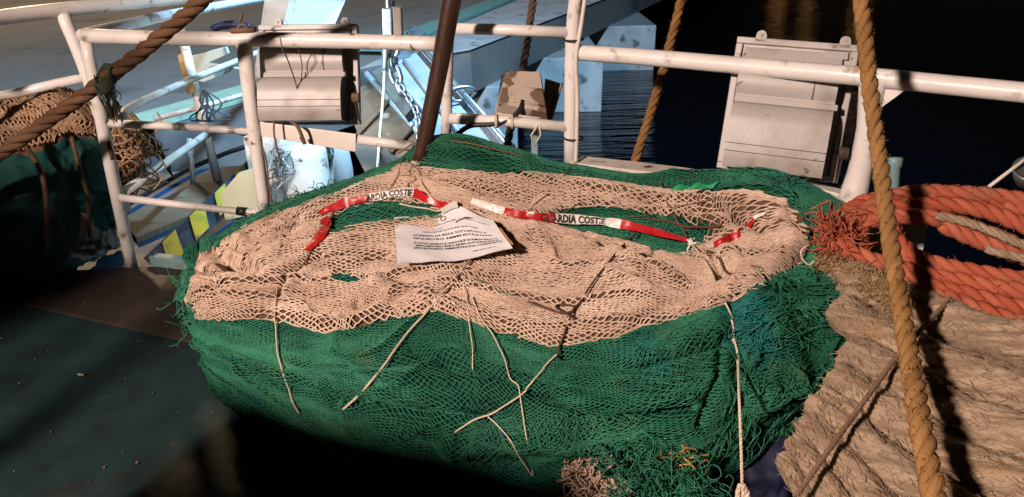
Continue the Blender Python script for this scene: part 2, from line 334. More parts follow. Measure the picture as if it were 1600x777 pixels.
# quay: slab with a green painted kerb, concrete ledge, piers below
QZ = -0.02
q0 = [at_z(-260, 356, QZ), at_z(110, 245, QZ), at_z(420, 152, QZ), at_z(622, 98, QZ), at_z(735, 78, QZ), at_z(960, -8, QZ)]
d = q0[5]-q0[4]; far = q0[5]+d*6
q = q0+[far, np.array([-60, far[1]+20, QZ]), np.array([-60, 4.0, QZ])]
mb = MB(); mb.prism([p-np.array([0, 0, 0.5]) for p in q], (0, 0, 0.5)); tag(mb.build('quay', M['asphalt'], smooth=False, bevel=0.03), kind='structure')
mb = MB(); k0 = [at_z(110, 245, QZ), at_z(420, 152, QZ), at_z(640, 70, QZ), at_z(800, 0, QZ)]
lip = np.array([0, 0, 0.004])
ledge = [at_z(560, 109, QZ)+lip, at_z(735, 79, QZ)+lip, at_z(960, -7, QZ)+lip, far+lip, far+d*0-np.array([1.6, 0, 0])+lip, at_z(805, 2, QZ)+lip, at_z(655, 65, QZ)+lip]
mb.prism(ledge, (0, 0, 0.004)); tag(mb.build('quay_ledge', M['concrete'], smooth=False), kind='structure')
def strip(name, p, m, w=(0.0, 0.32), h=0.05):
    mb = MB(); P = spline(p, 4); T = np.gradient(P, axis=0); T /= np.linalg.norm(T, axis=1, keepdims=True); Nn = np.cross([0, 0, 1.0], T)
    a = P+Nn*w[0]; b = P+Nn*w[1]; up = np.array([0, 0, h])
    mb.grid(np.stack([a-up*0.02+[0, 0, .009], a+up, b+up, b-up*0.02+[0, 0, .009]], 1), flip=True); return tag(mb.build(name, m, smooth=False), kind='structure')
strip('kerb_near', [at_z(-200, 338, QZ), at_z(110, 243, QZ), at_z(420, 150, QZ), at_z(560, 108, QZ)], M['kerb_green'], (0.01, 0.42))
strip('kerb_far', [at_z(600, 88, QZ), at_z(655, 65, QZ), at_z(805, 2, QZ), at_z(805, 2, QZ)+(at_z(805, 2, QZ)-at_z(655, 65, QZ))*6], M['kerb_teal'], (0.02, 0.40))
for i, (a, b) in enumerate([((700, 100), (792, 95)), ((868, 60), (925, 50)), ((985, 10), (1010, 0))]):
    p = at_z(b[0], b[1]+40, QZ-0.5); w = [0.42, 0.55, 0.6][i]; mb = MB()
    mb.hexa([p+[-1.6*w, 0.1, -1.4], p+[0.25*w, 0, -1.4], p+[0.25*w, 2.0, -1.4], p+[-1.6*w, 2.0, -1.4]], [p+[-2.0*w, 0.1, 0.0], p+[0.3*w, 0, 0.0], p+[0.3*w, 2.0, 0.0], p+[-2.0*w, 2.0, 0.0]])
    tag(mb.build('quay_pier', M['concrete'], smooth=False, bevel=0.02), ['stained concrete pier under the near corner of the quay', 'concrete pier second from the near quay corner', 'farthest concrete pier under the quay'][i], 'pier', 'piers under the quay')
mb = MB(); mb.prism([(-40, 27, -0.1), (2, 42, -0.1), (2, 42.4, -0.1), (-40, 27.4, -0.1)], (0, 0, 2.4)); tag(mb.build('quay_wall', M['wall_brown'], smooth=False), 'brown plaster wall along the back of the quay', 'wall')

#==HEAP==
# ------------------------------------------------------------------ the net bundle: one lofted surface
CTRL = [
 [(285,470,2.35),(330,384,2.62),(420,326,2.80),(520,290,2.88),(600,264,2.86),(690,212,2.80),(800,236,2.78),(900,256,2.72),(1010,272,2.62),(1110,264,2.50),(1220,284,2.32),(1318,330,2.08)],
 [(286,474,2.32),(332,390,2.56),(430,330,2.72),(522,303,2.78),(610,268,2.76),(696,262,2.62),(800,270,2.62),(900,277,2.58),(1002,292,2.48),(1105,300,2.34),(1205,304,2.18),(1322,350,2.02)],
 [(287,478,2.28),(350,398,2.44),(452,350,2.56),(535,322,2.62),(640,305,2.58),(720,322,2.48),(810,342,2.42),(900,350,2.38),(1000,362,2.30),(1095,384,2.14),(1192,368,2.04),(1326,385,1.96)],
 [(288,482,2.22),(330,440,2.24),(450,424,2.24),(555,412,2.22),(640,410,2.20),(720,410,2.16),(810,425,2.10),(900,440,2.04),(1000,432,2.02),(1090,440,1.94),(1185,425,1.90),(1328,425,1.90)],
 [(290,492,2.10),(345,502,1.98),(440,510,1.92),(522,522,1.86),(600,506,1.86),(690,490,1.86),(780,522,1.78),(872,546,1.70),(965,531,1.70),(1055,502,1.72),(1155,470,1.74),(1330,462,1.82)],
 [(296,530,2.00),(355,560,1.84),(445,585,1.74),(530,604,1.68),(620,614,1.62),(715,622,1.60),(795,634,1.56),(880,642,1.54),(980,640,1.54),(1085,612,1.56),(1190,570,1.62),(1326,520,1.74)],
 [(318,580,1.98),(380,622,1.82),(455,655,1.72),(540,702,1.66),(620,735,1.61),(715,766,1.57),(795,772,1.54),(880,756,1.53),(985,738,1.54),(1085,716,1.56),(1180,670,1.62),(1300,590,1.74)],
]
K = np.array([[at_y(*p) for p in row] for row in CTRL])
top = K[0].copy(); top[:, 1] += 0.10; top[:, 2] = 0.04
mid = K[0].copy(); mid[:, 1] += 0.07; mid[:, 2] = 0.55*K[0][:, 2]
bot = K[-1].copy(); bot[:, 1] += 0.10; bot[:, 2] = np.minimum(0.06, bot[:, 2]-0.02)
bo2 = K[-1].copy(); bo2[:, 1] += 0.35; bo2[:, 2] = 0.0
K = np.concatenate([top[None], mid[None], K, bot[None], bo2[None]])
def spl1(A, n):
    """Catmull-Rom along axis 0 to n samples"""
    m = len(A); t = np.linspace(0, m-1, n); i = np.minimum(t.astype(int), m-2); f = (t-i).reshape((-1,)+(1,)*(A.ndim-1))
    E = np.concatenate([[2*A[0]-A[1]], A, [2*A[-1]-A[-2]]]); p0, p1, p2, p3 = E[i], E[i+1], E[i+2], E[i+3]
    return 0.5*((2*p1)+(p2-p0)*f+(2*p0-5*p1+4*p2-p3)*f*f+(3*p1-p0-3*p2+p3)*f**3)
NU, NV = 560, 420
G = spl1(K, 900)                                     # rows
ln = np.concatenate([[0], np.cumsum(np.linalg.norm(np.diff(G, axis=0), axis=-1).mean(1))]); ti = np.interp(np.linspace(0, ln[-1], NV), ln, np.arange(900))
i0 = np.minimum(ti.astype(int), 898); G = G[i0]*(1-(ti-i0))[:, None, None]+G[i0+1]*(ti-i0)[:, None, None]
G = spl1(G.transpose(1, 0, 2), NU)                   # [NU,NV,3]
def normals(G):
    a = np.gradient(G, axis=0); b = np.gradient(G, axis=1); n = np.cross(b, a); return n/(np.linalg.norm(n, axis=-1, keepdims=True)+1e-12)
N0 = normals(G)
if N0[NU//2, NV//2, 2] < 0: N0 = -N0; FLIP = -1
else: FLIP = 1
PX = project(G); NF = (N0*(CAM-G)).sum(-1) > 0
def segdist(P, poly, closed=False):
    P = np.asarray(P, float); D = np.full(P.shape[:-1], 1e9); pts = list(poly)+([poly[0]] if closed else [])
    for a, b in zip(pts[:-1], pts[1:]):
        a = np.array(a, float); b = np.array(b, float); ab = b-a; t = np.clip(((P-a)@ab)/(ab@ab+1e-9), 0, 1)
        D = np.minimum(D, np.linalg.norm(P-a-t[..., None]*ab, axis=-1))
    return D
def inside(P, poly):
    x, y = P[..., 0], P[..., 1]; r = np.zeros(x.shape, bool); n = len(poly)
    for i in range(n):
        x1, y1 = poly[i]; x2, y2 = poly[(i+1) % n]
        c = ((y1 > y) != (y2 > y)) & (x < (x2-x1)*(y-y1)/((y2-y1) or 1e-9)+x1); r ^= c
    return r
def sdf(P, poly): d = segdist(P, poly, True); return np.where(inside(P, poly), d, -d)
TAN = [(289,470),(300,430),(312,395),(345,378),(380,355),(440,330),(520,302),(600,270),(632,252),(700,264),(800,270),(900,277),(1000,290),(1060,297),(1130,298),(1190,300),(1230,312),(1255,335),(1264,380),(1255,412),(1200,445),(1150,470),(1100,485),(1050,500),(960,530),(870,545),(780,520),(680,488),(620,500),(560,515),(510,523),(470,512),(400,500),(350,504),(310,497)]
LENS = [[(508,356),(530,335),(566,322),(600,317),(650,318),(692,326),(700,338),(640,339),(600,345),(560,352),(522,362)],
        [(838,345),(880,330),(930,324),(980,330),(1020,338),(1060,343),(1108,356),(1100,372),(1078,397),(1040,395),(1000,384),(960,372),(900,360)],
        [(520,432),(540,429),(562,438),(540,442)]]
row = np.broadcast_to(np.linspace(0, 1, NV)[None], (NU, NV)); colu = np.broadcast_to(np.linspace(0, 1, NU)[:, None], (NU, NV))
TOPROW = (row > 0.12)
sd_tan = np.where(TOPROW, sdf(PX, TAN)+5*vnoise(PX[..., 0]/25, PX[..., 1]/25, 4), -50)
for Lp in LENS: sd_tan = np.minimum(sd_tan, -sdf(PX, Lp)+3*vnoise(PX[..., 0]/14, PX[..., 1]/9, 9))
sm = lambda x: np.clip(x, 0, 1)**2*(3-2*np.clip(x, 0, 1))
D = 0.022*sm(sd_tan/9+0.35)                          # the tan net lies over the green one
U_, V_ = colu*1.95, row*ln[-1]
D = D + 0.036*fbm(U_*2.2, V_*5.5, 11, 3)*sm((row-0.08)*9)
rid = 1-np.abs(2*vnoise(U_*2.6+1.5*vnoise(U_*2, V_*3, 40), V_*13+2.2*vnoise(U_*2.3, V_*2, 41), 21))
D = D + 0.023*(rid**4-0.35)*sm((sd_tan+10)/20)
rid2 = 1-np.abs(2*vnoise(U_*3.2+0.7, V_*9+1.6*vnoise(U_*2, V_*2, 42), 23))
D = D + 0.018*(rid2**4-0.3)*(1-sm((sd_tan+10)/20))*sm((row-0.08)*9)
CREASE = [  # polylines in the picture plane, (width px, depth m)
 ([(440,478),(452,444),(478,418),(525,402),(600,402)], 6, -.030), ([(452,470),(470,440),(500,420),(560,410)], 9, .016),
 ([(300,425),(330,400),(360,392),(405,398)], 5, -.02), ([(318,432),(375,446),(430,434),(500,398)], 5, -.024), ([(296,462),(318,444),(345,452),(330,470)], 4, -.018),
 ([(300,415),(335,392),(380,385)], 8, .018), ([(310,445),(370,458),(440,445)], 9, .016), ([(330,480),(400,476),(470,470)], 10, .010),
 ([(560,486),(640,472),(720,458)], 7, -.014), ([(600,440),(700,478),(800,522)], 6, -.012), ([(590,455),(690,492),(760,516)], 9, .010),
 ([(620,380),(660,400),(720,415),(800,420)], 7, -.012), ([(640,255),(690,290),(760,310),(830,322)], 6, -.02), ([(655,275),(800,290),(1000,312),(1090,318)], 6, -.014),
 ([(660,283),(800,300),(960,318)], 8, .014), ([(800,395),(830,370),(880,375),(960,400),(1000,430)], 9, .014), ([(940,388),(985,402),(1010,418),(1020,402)], 6, -.026),
 ([(1000,440),(1060,452),(1125,440)], 7, -.018), ([(1000,505),(1040,482),(1130,462)], 6, -.018), ([(1105,395),(1125,430),(1160,444),(1215,430),(1258,402)], 6, -.024),
 ([(1130,395),(1160,425),(1200,418),(1250,385)], 10, .020), ([(1080,335),(1130,330),(1150,350),(1190,372)], 7, -.026), ([(1110,320),(1170,325),(1215,345),(1230,385)], 10, .022),
 ([(1000,315),(1080,330),(1120,322)], 6, -.02), ([(380,360),(440,345),(470,350),(440,375)], 7, -.012), ([(370,425),(420,410),(445,390)], 8, .012),
 ([(690,560),(820,600),(960,610),(1100,585)], 8, -.012), ([(560,580),(700,598),(800,590)], 9, .010), ([(830,615),(900,640),(980,650),(1080,638)], 6, -.026), ([(840,600),(910,625),(985,634),(1080,622)], 10, .014),
 ([(330,540),(450,575),(560,575),(660,560)], 6, -.010), ([(1140,480),(1160,560),(1165,640)], 16, -.02), ([(1180,470),(1230,520),(1250,600)], 18, .016),
 ([(300,552),(450,606),(620,640),(760,652)], 7, -.02), ([(310,540),(450,592),(620,625),(760,636)], 10, .012), ([(880,560),(1000,576),(1120,540)], 7, -.018), ([(890,600),(1000,612),(1110,585)], 12, .014), ([(1090,660),(1120,600),(1135,520)], 7, -.02), ([(640,540),(720,580),(800,590)], 7, -.014), ([(700,700),(850,690),(1000,690)], 12, .02),
 ([(700,236),(820,256),(920,268)], 6, .012), ([(650,240),(700,248),(800,262)], 5, -.014),
]
for pl_, w, a in CREASE: D = D + np.where(TOPROW, 1.3*a*np.exp(-(segdist(PX, pl_)/w)**2), 0)
def dent(cx, cy, rx, ry, ang, a):
    q = PX-np.array([cx, cy]); c_, s_ = math.cos(R(ang)), math.sin(R(ang)); x = (q[..., 0]*c_+q[..., 1]*s_)/rx; y = (-q[..., 0]*s_+q[..., 1]*c_)/ry
    return np.where(TOPROW, a*np.exp(-(x*x+y*y)**2), 0)
D = D + dent(375, 418, 32, 13, 8, -.075) + dent(350, 412, 12, 16, 0, -.02) + dent(1090, 360, 42, 14, 12, -.05) + dent(1130, 358, 16, 22, 20, -.03)
D = D + dent(1030, 362, 40, 14, 6, -.03) + dent(700, 235, 60, 22, 8, .015)+dent(600, 334, 70, 10, -6, -.02)
G = G + N0*D[..., None]; N1 = normals(G)*FLIP
PX = project(G); FACE = ((N1*(CAM-G)).sum(-1) > 0) & TOPROW
sd_t = np.where(TOPROW, sdf(PX, TAN)+4*vnoise(PX[..., 0]/25, PX[..., 1]/25, 4), -50); 
for Lp in LENS: sd_t = np.minimum(sd_t, -sdf(PX, Lp)+3*vnoise(PX[..., 0]/14, PX[..., 1]/9, 9))
def samp(A, u, v):
    x = np.clip(u, 0, 1)*(NU-1); y = np.clip(v, 0, 1)*(NV-1); i = np.minimum(x.astype(int), NU-2); j = np.minimum(y.astype(int), NV-2); f = x-i; g = y-j
    if A.ndim == 3: f = f[..., None]; g = g[..., None]
    return A[i, j]*(1-f)*(1-g)+A[i+1, j]*f*(1-g)+A[i, j+1]*(1-f)*g+A[i+1, j+1]*f*g
fi = np.argwhere(FACE); fpx = PX[FACE]
def surf(px, py, lift=0.0):
    """point of the heap seen at a pixel, lifted along the normal"""
    k = np.argsort(((fpx-np.array([px, py]))**2).sum(1))[:6]; ij = fi[k]; w = 1/(((fpx[k]-np.array([px, py]))**2).sum(1)+0.5); w /= w.sum()
    p = (G[ij[:, 0], ij[:, 1]]*w[:, None]).sum(0); n = (N1[ij[:, 0], ij[:, 1]]*w[:, None]).sum(0); n /= np.linalg.norm(n); return p+n*lift
def onsurf(pts, lift=0.006, sub=6, smooth=2):
    P = spline(np.array([(x, y, 0) for x, y in pts], float), sub); Q = np.array([surf(p[0], p[1], lift) for p in P])
    for _ in range(smooth): Q[1:-1] = 0.25*Q[:-2]+0.5*Q[1:-1]+0.25*Q[2:]
    return Q

def net(mb, pu, pv, v0, v1, keep, r, mat, warp, lift, seed, rough=0.3, sides=5, sub=2, wfreq=(5, 9)):
    """knitted diamond mesh: nodes on a lattice over the heap, each joined to its two neighbours of the next row"""
    nu = int(1.95/pu); nv = int(ln[-1]*(v1-v0)/pv)
    I, J = np.meshgrid(np.arange(nu+1), np.arange(nv+1), indexing='ij'); u = (I+0.5*(J % 2))/nu; v = v0+(v1-v0)*J/nv
    rs = np.random.default_rng(seed); uu = u*1.95; vv = v*ln[-1]
    du = warp[0]*fbm(uu*wfreq[0], vv*wfreq[0], seed, 3)+rs.normal(0, pu*0.12*rough, u.shape); dv = warp[1]*fbm(uu*wfreq[0]*0.7, vv*wfreq[1], seed+5, 3)+rs.normal(0, pv*0.35*rough, u.shape)
    u = u+du/1.95; v = v+dv/ln[-1]; ok = keep(u, v) & (u > 0.002) & (u < 0.998)
    for sgn in (0, 1):
        # row J even: neighbours (i-1+s); odd: (i+s)
        ii = I[:, :-1]+np.where(J[:, :-1] % 2 == 0, sgn-1, sgn); jj = J[:, :-1]+1; good = (ii >= 0) & (ii <= nu); ic = np.clip(ii, 0, nu)
        good &= ok[:, :-1] & ok[ic, jj]; good &= rs.random(good.shape) > 0.012
        ua, va, ub, vb = u[:, :-1][good], v[:, :-1][good], u[ic, jj][good], v[ic, jj][good]
        t = np.linspace(0, 1, sub+1)[None]; te = t*t*(3-2*t)
        U = ua[:, None]*(1-t)+ub[:, None]*t; V = va[:, None]*(1-te)+vb[:, None]*te
        P = samp(G, U, V); n = samp(N1, U, V); n /= np.linalg.norm(n, axis=-1, keepdims=True)+1e-9
        h = lift*(1+rough*2*vnoise(U*1.95/pu*0.37, V*ln[-1]/pv*0.29, seed+9))+rs.normal(0, r*0.35, (len(ua), 1))
        tone = np.clip(0.45+1.1*fbm(U[:, 0]*14, V[:, 0]*26, seed+2, 2)+rs.normal(0, 0.16, len(ua)), 0, 1)
        mb.tubes(P+n*h[..., None], r*rs.uniform(0.8, 1.2, (len(ua), 1)), sides, mat, tone=tone[:, None], cap=False)
tan_keep = lambda u, v: samp(sd_t, u, v) > 0
green_keep = lambda u, v: (samp(sd_t, u, v) < 7) & (v > 0.05)

# green net: inner surface darkened for slit shade + twine
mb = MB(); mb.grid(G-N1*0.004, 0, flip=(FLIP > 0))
net(mb, 0.0210, 0.0031, 0.04, 0.99, green_keep, 0.00142, 1, (0.10, 0.042), 0.0030, 31, sides=4, rough=0.35)
net(mb, 0.021, 0.0048, 0.04, 0.99, lambda u, v: green_keep(u, v) & (vnoise(u*6, v*12, 77) > 0.08), 0.0015, 1, (0.14, 0.10), 0.0060, 57, rough=0.5, sides=4)
# loose meshes on the right flank
rflank = [(1130,470),(1180,450),(1265,400),(1330,470),(1335,560),(1290,660),(1220,720),(1150,760),(1090,740),(1120,650),(1140,560)]
sd_r = np.where(TOPROW, sdf(PX, rflank), -50)
for sdn in (3, 8): net(mb, 0.026, 0.012, 0.3, 0.99, lambda u, v: (samp(sd_r, u, v) > -14) & (samp(sd_t, u, v) < 0) & (vnoise(u*25, v*25, sdn) > -0.28), 0.0014, 1, (0.16, 0.14), 0.013, sdn, rough=1.5, sides=4, sub=3, wfreq=(9, 12))
GREEN = mb
mb = MB(); TANMB = mb
net(mb, 0.028, 0.0037, 0.08, 0.80, tan_keep, 0.00235, 0, (0.10, 0.032), 0.0045, 91, sides=6, sub=3, rough=0.28, wfreq=(4, 7))
net(mb, 0.029, 0.0042, 0.08, 0.80, lambda u, v: (samp(sd_t, u, v) > 3) & (vnoise(u*7, v*9, 15) > 0.06), 0.0023, 0, (0.12, 0.05), 0.0070, 17, sides=5, sub=3, rough=0.3)
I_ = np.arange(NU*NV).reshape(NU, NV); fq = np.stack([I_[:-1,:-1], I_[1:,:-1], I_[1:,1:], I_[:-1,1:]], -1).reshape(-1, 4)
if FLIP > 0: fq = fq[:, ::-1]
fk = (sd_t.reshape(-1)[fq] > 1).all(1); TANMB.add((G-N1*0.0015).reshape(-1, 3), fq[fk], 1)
# frayed green loops sticking out of the flanks
def loops(mb, pts, n, r, size, seed, mat=1, spread=6, lift=0.008, k=8):
    rs = np.random.default_rng(seed); P = np.array(pts, float); q = spline(np.c_[P, np.zeros(len(P))], 12)
    out = []
    for _ in range(n):
        c = q[rs.integers(len(q))][:2]+rs.normal(0, spread, 2); a = surf(c[0], c[1], lift); th = rs.uniform(0, 6.28); dth = rs.normal(0, .9); e1 = rs.normal(0, 1, 3); e1 /= np.linalg.norm(e1)
        e2 = np.cross(e1, rs.normal(0, 1, 3)); e2 /= np.linalg.norm(e2); p = a; st = [a]
        for _k in range(k-1):
            th += dth+rs.normal(0, .35); p = p+(e1*math.cos(th)+e2*math.sin(th))*size*.45*rs.uniform(.6, 1.3)-np.array([0, 0, size*.07]); st.append(p)
        out.append(spline(np.array(st), 3))
    mb.tubes(np.array(out), r, 4, mat, tone=rs.uniform(0, 1, (n, 1)), cap=False)
loops(GREEN, [(1270,420),(1322,480),(1328,560),(1275,640),(1215,695)], 300, 0.0013, 0.020, 5, spread=13)
loops(GREEN, [(1180,480),(1230,540),(1240,640)], 90, 0.0013, 0.018, 6, spread=34)
loops(GREEN, [(285,430),(284,480),(292,520)], 46, 0.0017, 0.026, 8, spread=5)
loops(GREEN, [(330,380),(400,335),(460,312),(520,288)], 120, 0.0014, 0.018, 9, spread=5)
loops(GREEN, [(1150,275),(1215,285),(1240,290)], 60, 0.0012, 0.018, 10, spread=5)
loops(TANMB, [(640,262),(645,285),(640,300)], 40, 0.002, 0.012, 12, mat=0, spread=5)
loops(TANMB, [(410,380),(445,350),(440,365)], 60, 0.002, 0.012, 13, mat=0, spread=9)
tag(GREEN.build('fishing_net', [M['green_inner_shade'], M['green']]), 'green trawl net heaped on the deck and wrapped round the tan net', 'fishing net')
tag(TANMB.build('fishing_net', [M['tan'], M['tan_inner_shade']]), 'tan twine net folded over the top of the green net heap', 'fishing net')

#==BOAT==
# ------------------------------------------------------------------ stern railing
yb = lambda px, py: at_y(px, py, yl(px))
rt = thing('guard_rail', at_y(800, 380, 2.95)*[1, 1, 0], 'white pipe railing with chipped paint round the stern behind the nets', 'railing')
def pipe(name, pts, r, parent, m='white', sub=0, sides=16):
    mb = MB(); mb.tube(pts, r, sides, sub=sub); return mb.build(name, M[m], parent)
pipe('top_rail', [yb(131,56)+[0,.0,0], yb(250,60), yb(420,62), yb(560,65), yb(694,69)], 0.0285, rt, sub=4)
c0 = yb(133,56); 
pipe('top_rail', [c0+[-.012,0,0], at_y(165,47,3.32), at_y(220,34,3.75), at_y(300,17,4.5), at_y(480,-14,6.6)], 0.026, rt, sub=4)
pipe('top_rail', [yb(710,45), yb(800,47), yb(890,51)], 0.021, rt)
pipe('top_rail', [yb(898,82), yb(1000,89), yb(1160,103), yb(1340,119), yb(1470,132), yb(1640,149), yb(1800,166)], 0.029, rt, sub=4)
pipe('post', [yb(134,62), yb(168,235), at_z(206,418,0.0)+[0,0,0]], [0.023, 0.027, 0.026], rt, sub=6)
pipe('post', [yb(381,66), yb(394,180), yb(414,330)], [0.031, 0.028, 0.026], rt, sub=6)
pipe('post', [yb(702,-40), yb(700,60), yb(697,215)], 0.022, rt, sub=4)
pipe('post', [yb(908,-60), yb(894,60), yb(891,262)], 0.0255, rt, sub=4)
pipe('post', [yb(1364,128), yb(1356,200), yb(1343,270), at_y(1322,345,yl(1322)-.03)], [0.040, 0.034, 0.038, 0.052], rt, sub=6)
pipe('mid_rail', [yb(172,193), yb(280,198), yb(396,206)], [0.017, 0.015], rt, sub=3)
pipe('mid_rail', [yb(560,218), yb(645,229)], 0.020, rt)
pipe('mid_rail', [yb(704,185), yb(800,190), yb(888,199)], 0.022, rt)
pipe('lower_rail', [yb(188,309), yb(280,320), yb(380,331), yb(414,332)], [0.017, 0.015, 0.016], rt, sub=3)
mb = MB(); mb.tube([yb(371,329.5), yb(386,331.5)], 0.0195, 16); mb.build('tape_wrap', M['black'], rt)
mb = MB(); a, b, c_, d_ = yb(401,190), yb(556,210), yb(556,238), yb(402,212); back = np.array([0, .008, 0])
mb.hexa([a, b, c_, d_], [a+back, b+back, c_+back, d_+back]); mb.build('flat_bar', M['white_old'], rt, smooth=False, bevel=0.003)
# raised bulwark plate under the right hand rail
mb = MB(); P = [(890,253),(980,263),(1060,273),(1160,288),(1250,301),(1335,327),(1450,352)]; T1 = np.array([at_y(x, y, yl(x)-.03) for x, y in P]); n_ = np.array([0.35, 0.93, 0])
mb.grid(np.stack([T1*[1,1,0]+[0,0,0.0], T1-[0,0,.003], T1+n_*.09, T1*[1,1,0]+n_*.09+[0,0,-.9]], 1)); mb.build('bulwark', M['white_old'], rt, smooth=False)
mb = MB(); P = [(1232,282),(1322,306)]; a = at_y(1236,284,yl(1236)+.0); b = at_y(1330,308,yl(1330)); mb.hexa([a-[0,0,.06], b-[0,0,.06], b+n_*.06-[0,0,.06], a+n_*.06-[0,0,.06]], [a, b, b+n_*.06, a+n_*.06]); mb.build('foot_plate', M['white_old'], rt, smooth=False, bevel=.004)
mb = MB(); a = yb(1378,132); e = (yb(1420,136)-yb(1370,131)); e /= np.linalg.norm(e); mb.prism([a-e*.01, a+e*.075, a-[0,0,.10]-e*.02], np.cross(e, [0,0,1])*.006); mb.build('gusset', M['white'], rt, smooth=False)
# far side rails of the stern platform
pb = at_z(341,285,-0.02); pt = at_y(279,33,pb[1])
pipe('post', [pb, pt], 0.026, rt, 'white_old')
pipe('mid_rail', [at_y(172,190,3.18)+[.03,.05,0], at_y(208,166,3.5), at_y(310,120,pb[1]), at_y(440,68,5.9)], 0.019, rt, 'white_old', sub=4)
pipe('lower_rail', [at_y(190,303,3.18), at_y(330,205,pb[1])], 0.021, rt, 'white_old')
s_ = at_z(302,288,-0.02); pipe('post', [s_, at_y(296,216,s_[1])], 0.016, rt, 'white_old')
pipe('brace', [at_y(240,187,5.3), at_y(330,163,5.5), at_y(418,137,5.9)], 0.018, rt, 'white_old')
# left bulwark rail
lr = thing('guard_rail', at_y(60,300,3.3)*[1,1,0], 'white pipe railing at the far left beside the second net pile', 'railing')
pipe('top_rail', [at_y(-200,64,2.7), at_y(0,28,3.2), at_y(160,9,3.6), at_y(330,-8,4.2), at_y(470,-22,5)], 0.031, lr, sub=4)
pipe('post', [at_y(97,22,3.42), at_y(122,80,3.42), at_y(150,160,3.42), at_y(196,330,3.42)], 0.0275, lr, sub=3)
pipe('mid_rail', [at_y(-180,180,2.8), at_y(0,151,3.25), at_y(70,135,3.34), at_y(133,122,3.42)], 0.020, lr, sub=4)

# unseen blockers left of the photographer, added to shade deck and nets
wn = thing('shadow_blocker', (-1.25, 0.30, 0), 'unseen dark bulk beside the photographer, added to shade heap and deck', 'light blocker')  # out-of-view shape added to throw shadow over the lower heap
ax_ = np.array([.92, -.40, 0]); ax_ /= np.linalg.norm(ax_); cw = np.array([-1.27, .30, .68])
mb = MB(); mb.box((-1.27, .30, .10), (ax_, (.40,.92,0), (0,0,1)), (.40, .40, .10)); mb.build('base', M['navy'], wn, smooth=False, bevel=.01)
for q in (-.40, .40): mb = MB(); mb.lathe(cw+ax_*q, ax_, [(0, -.02), (.64, -.02), (.645, 0), (.64, .02), (0, .02)], 48); mb.build('blocker_disc', M['rust'], wn, smooth=False)
mb = MB(); mb.lathe(cw, ax_, [(.62, -.395), (.63, -.2), (.62, 0), (.63, .2), (.62, .395)], 48); mb.build('blocker_drum', M['dark_net'], wn)
for x, y_, r_ in ((-1.93, .74, .036), (-2.07, .90, .013)):
    mb = MB(); mb.tube([(x, y_, 0), (x, y_, 2.3)], r_, 12); tag(mb.build('stanchion', M['white_old']), 'thick stanchion added out of view for its wide deck shadow' if r_ > .02 else 'thin stanchion added out of view for its narrow deck shadow', 'post')  # unseen posts added to cast the shadow bands on the deck
mb = MB(); mb.prism([(-3.4,.6,0), (-2.3,.6,0), (-2.3,.6,1.58), (-2.20,.6,1.60), (-2.20,.6,1.90), (-3.4,.6,1.97)], (0,.03,0)); tag(mb.build('shadow_panel', M['canvas'], smooth=False), 'unseen grey panel added to shade the left net pile', 'screen')  # unseen panel, stepped to keep lamp light off the left pile

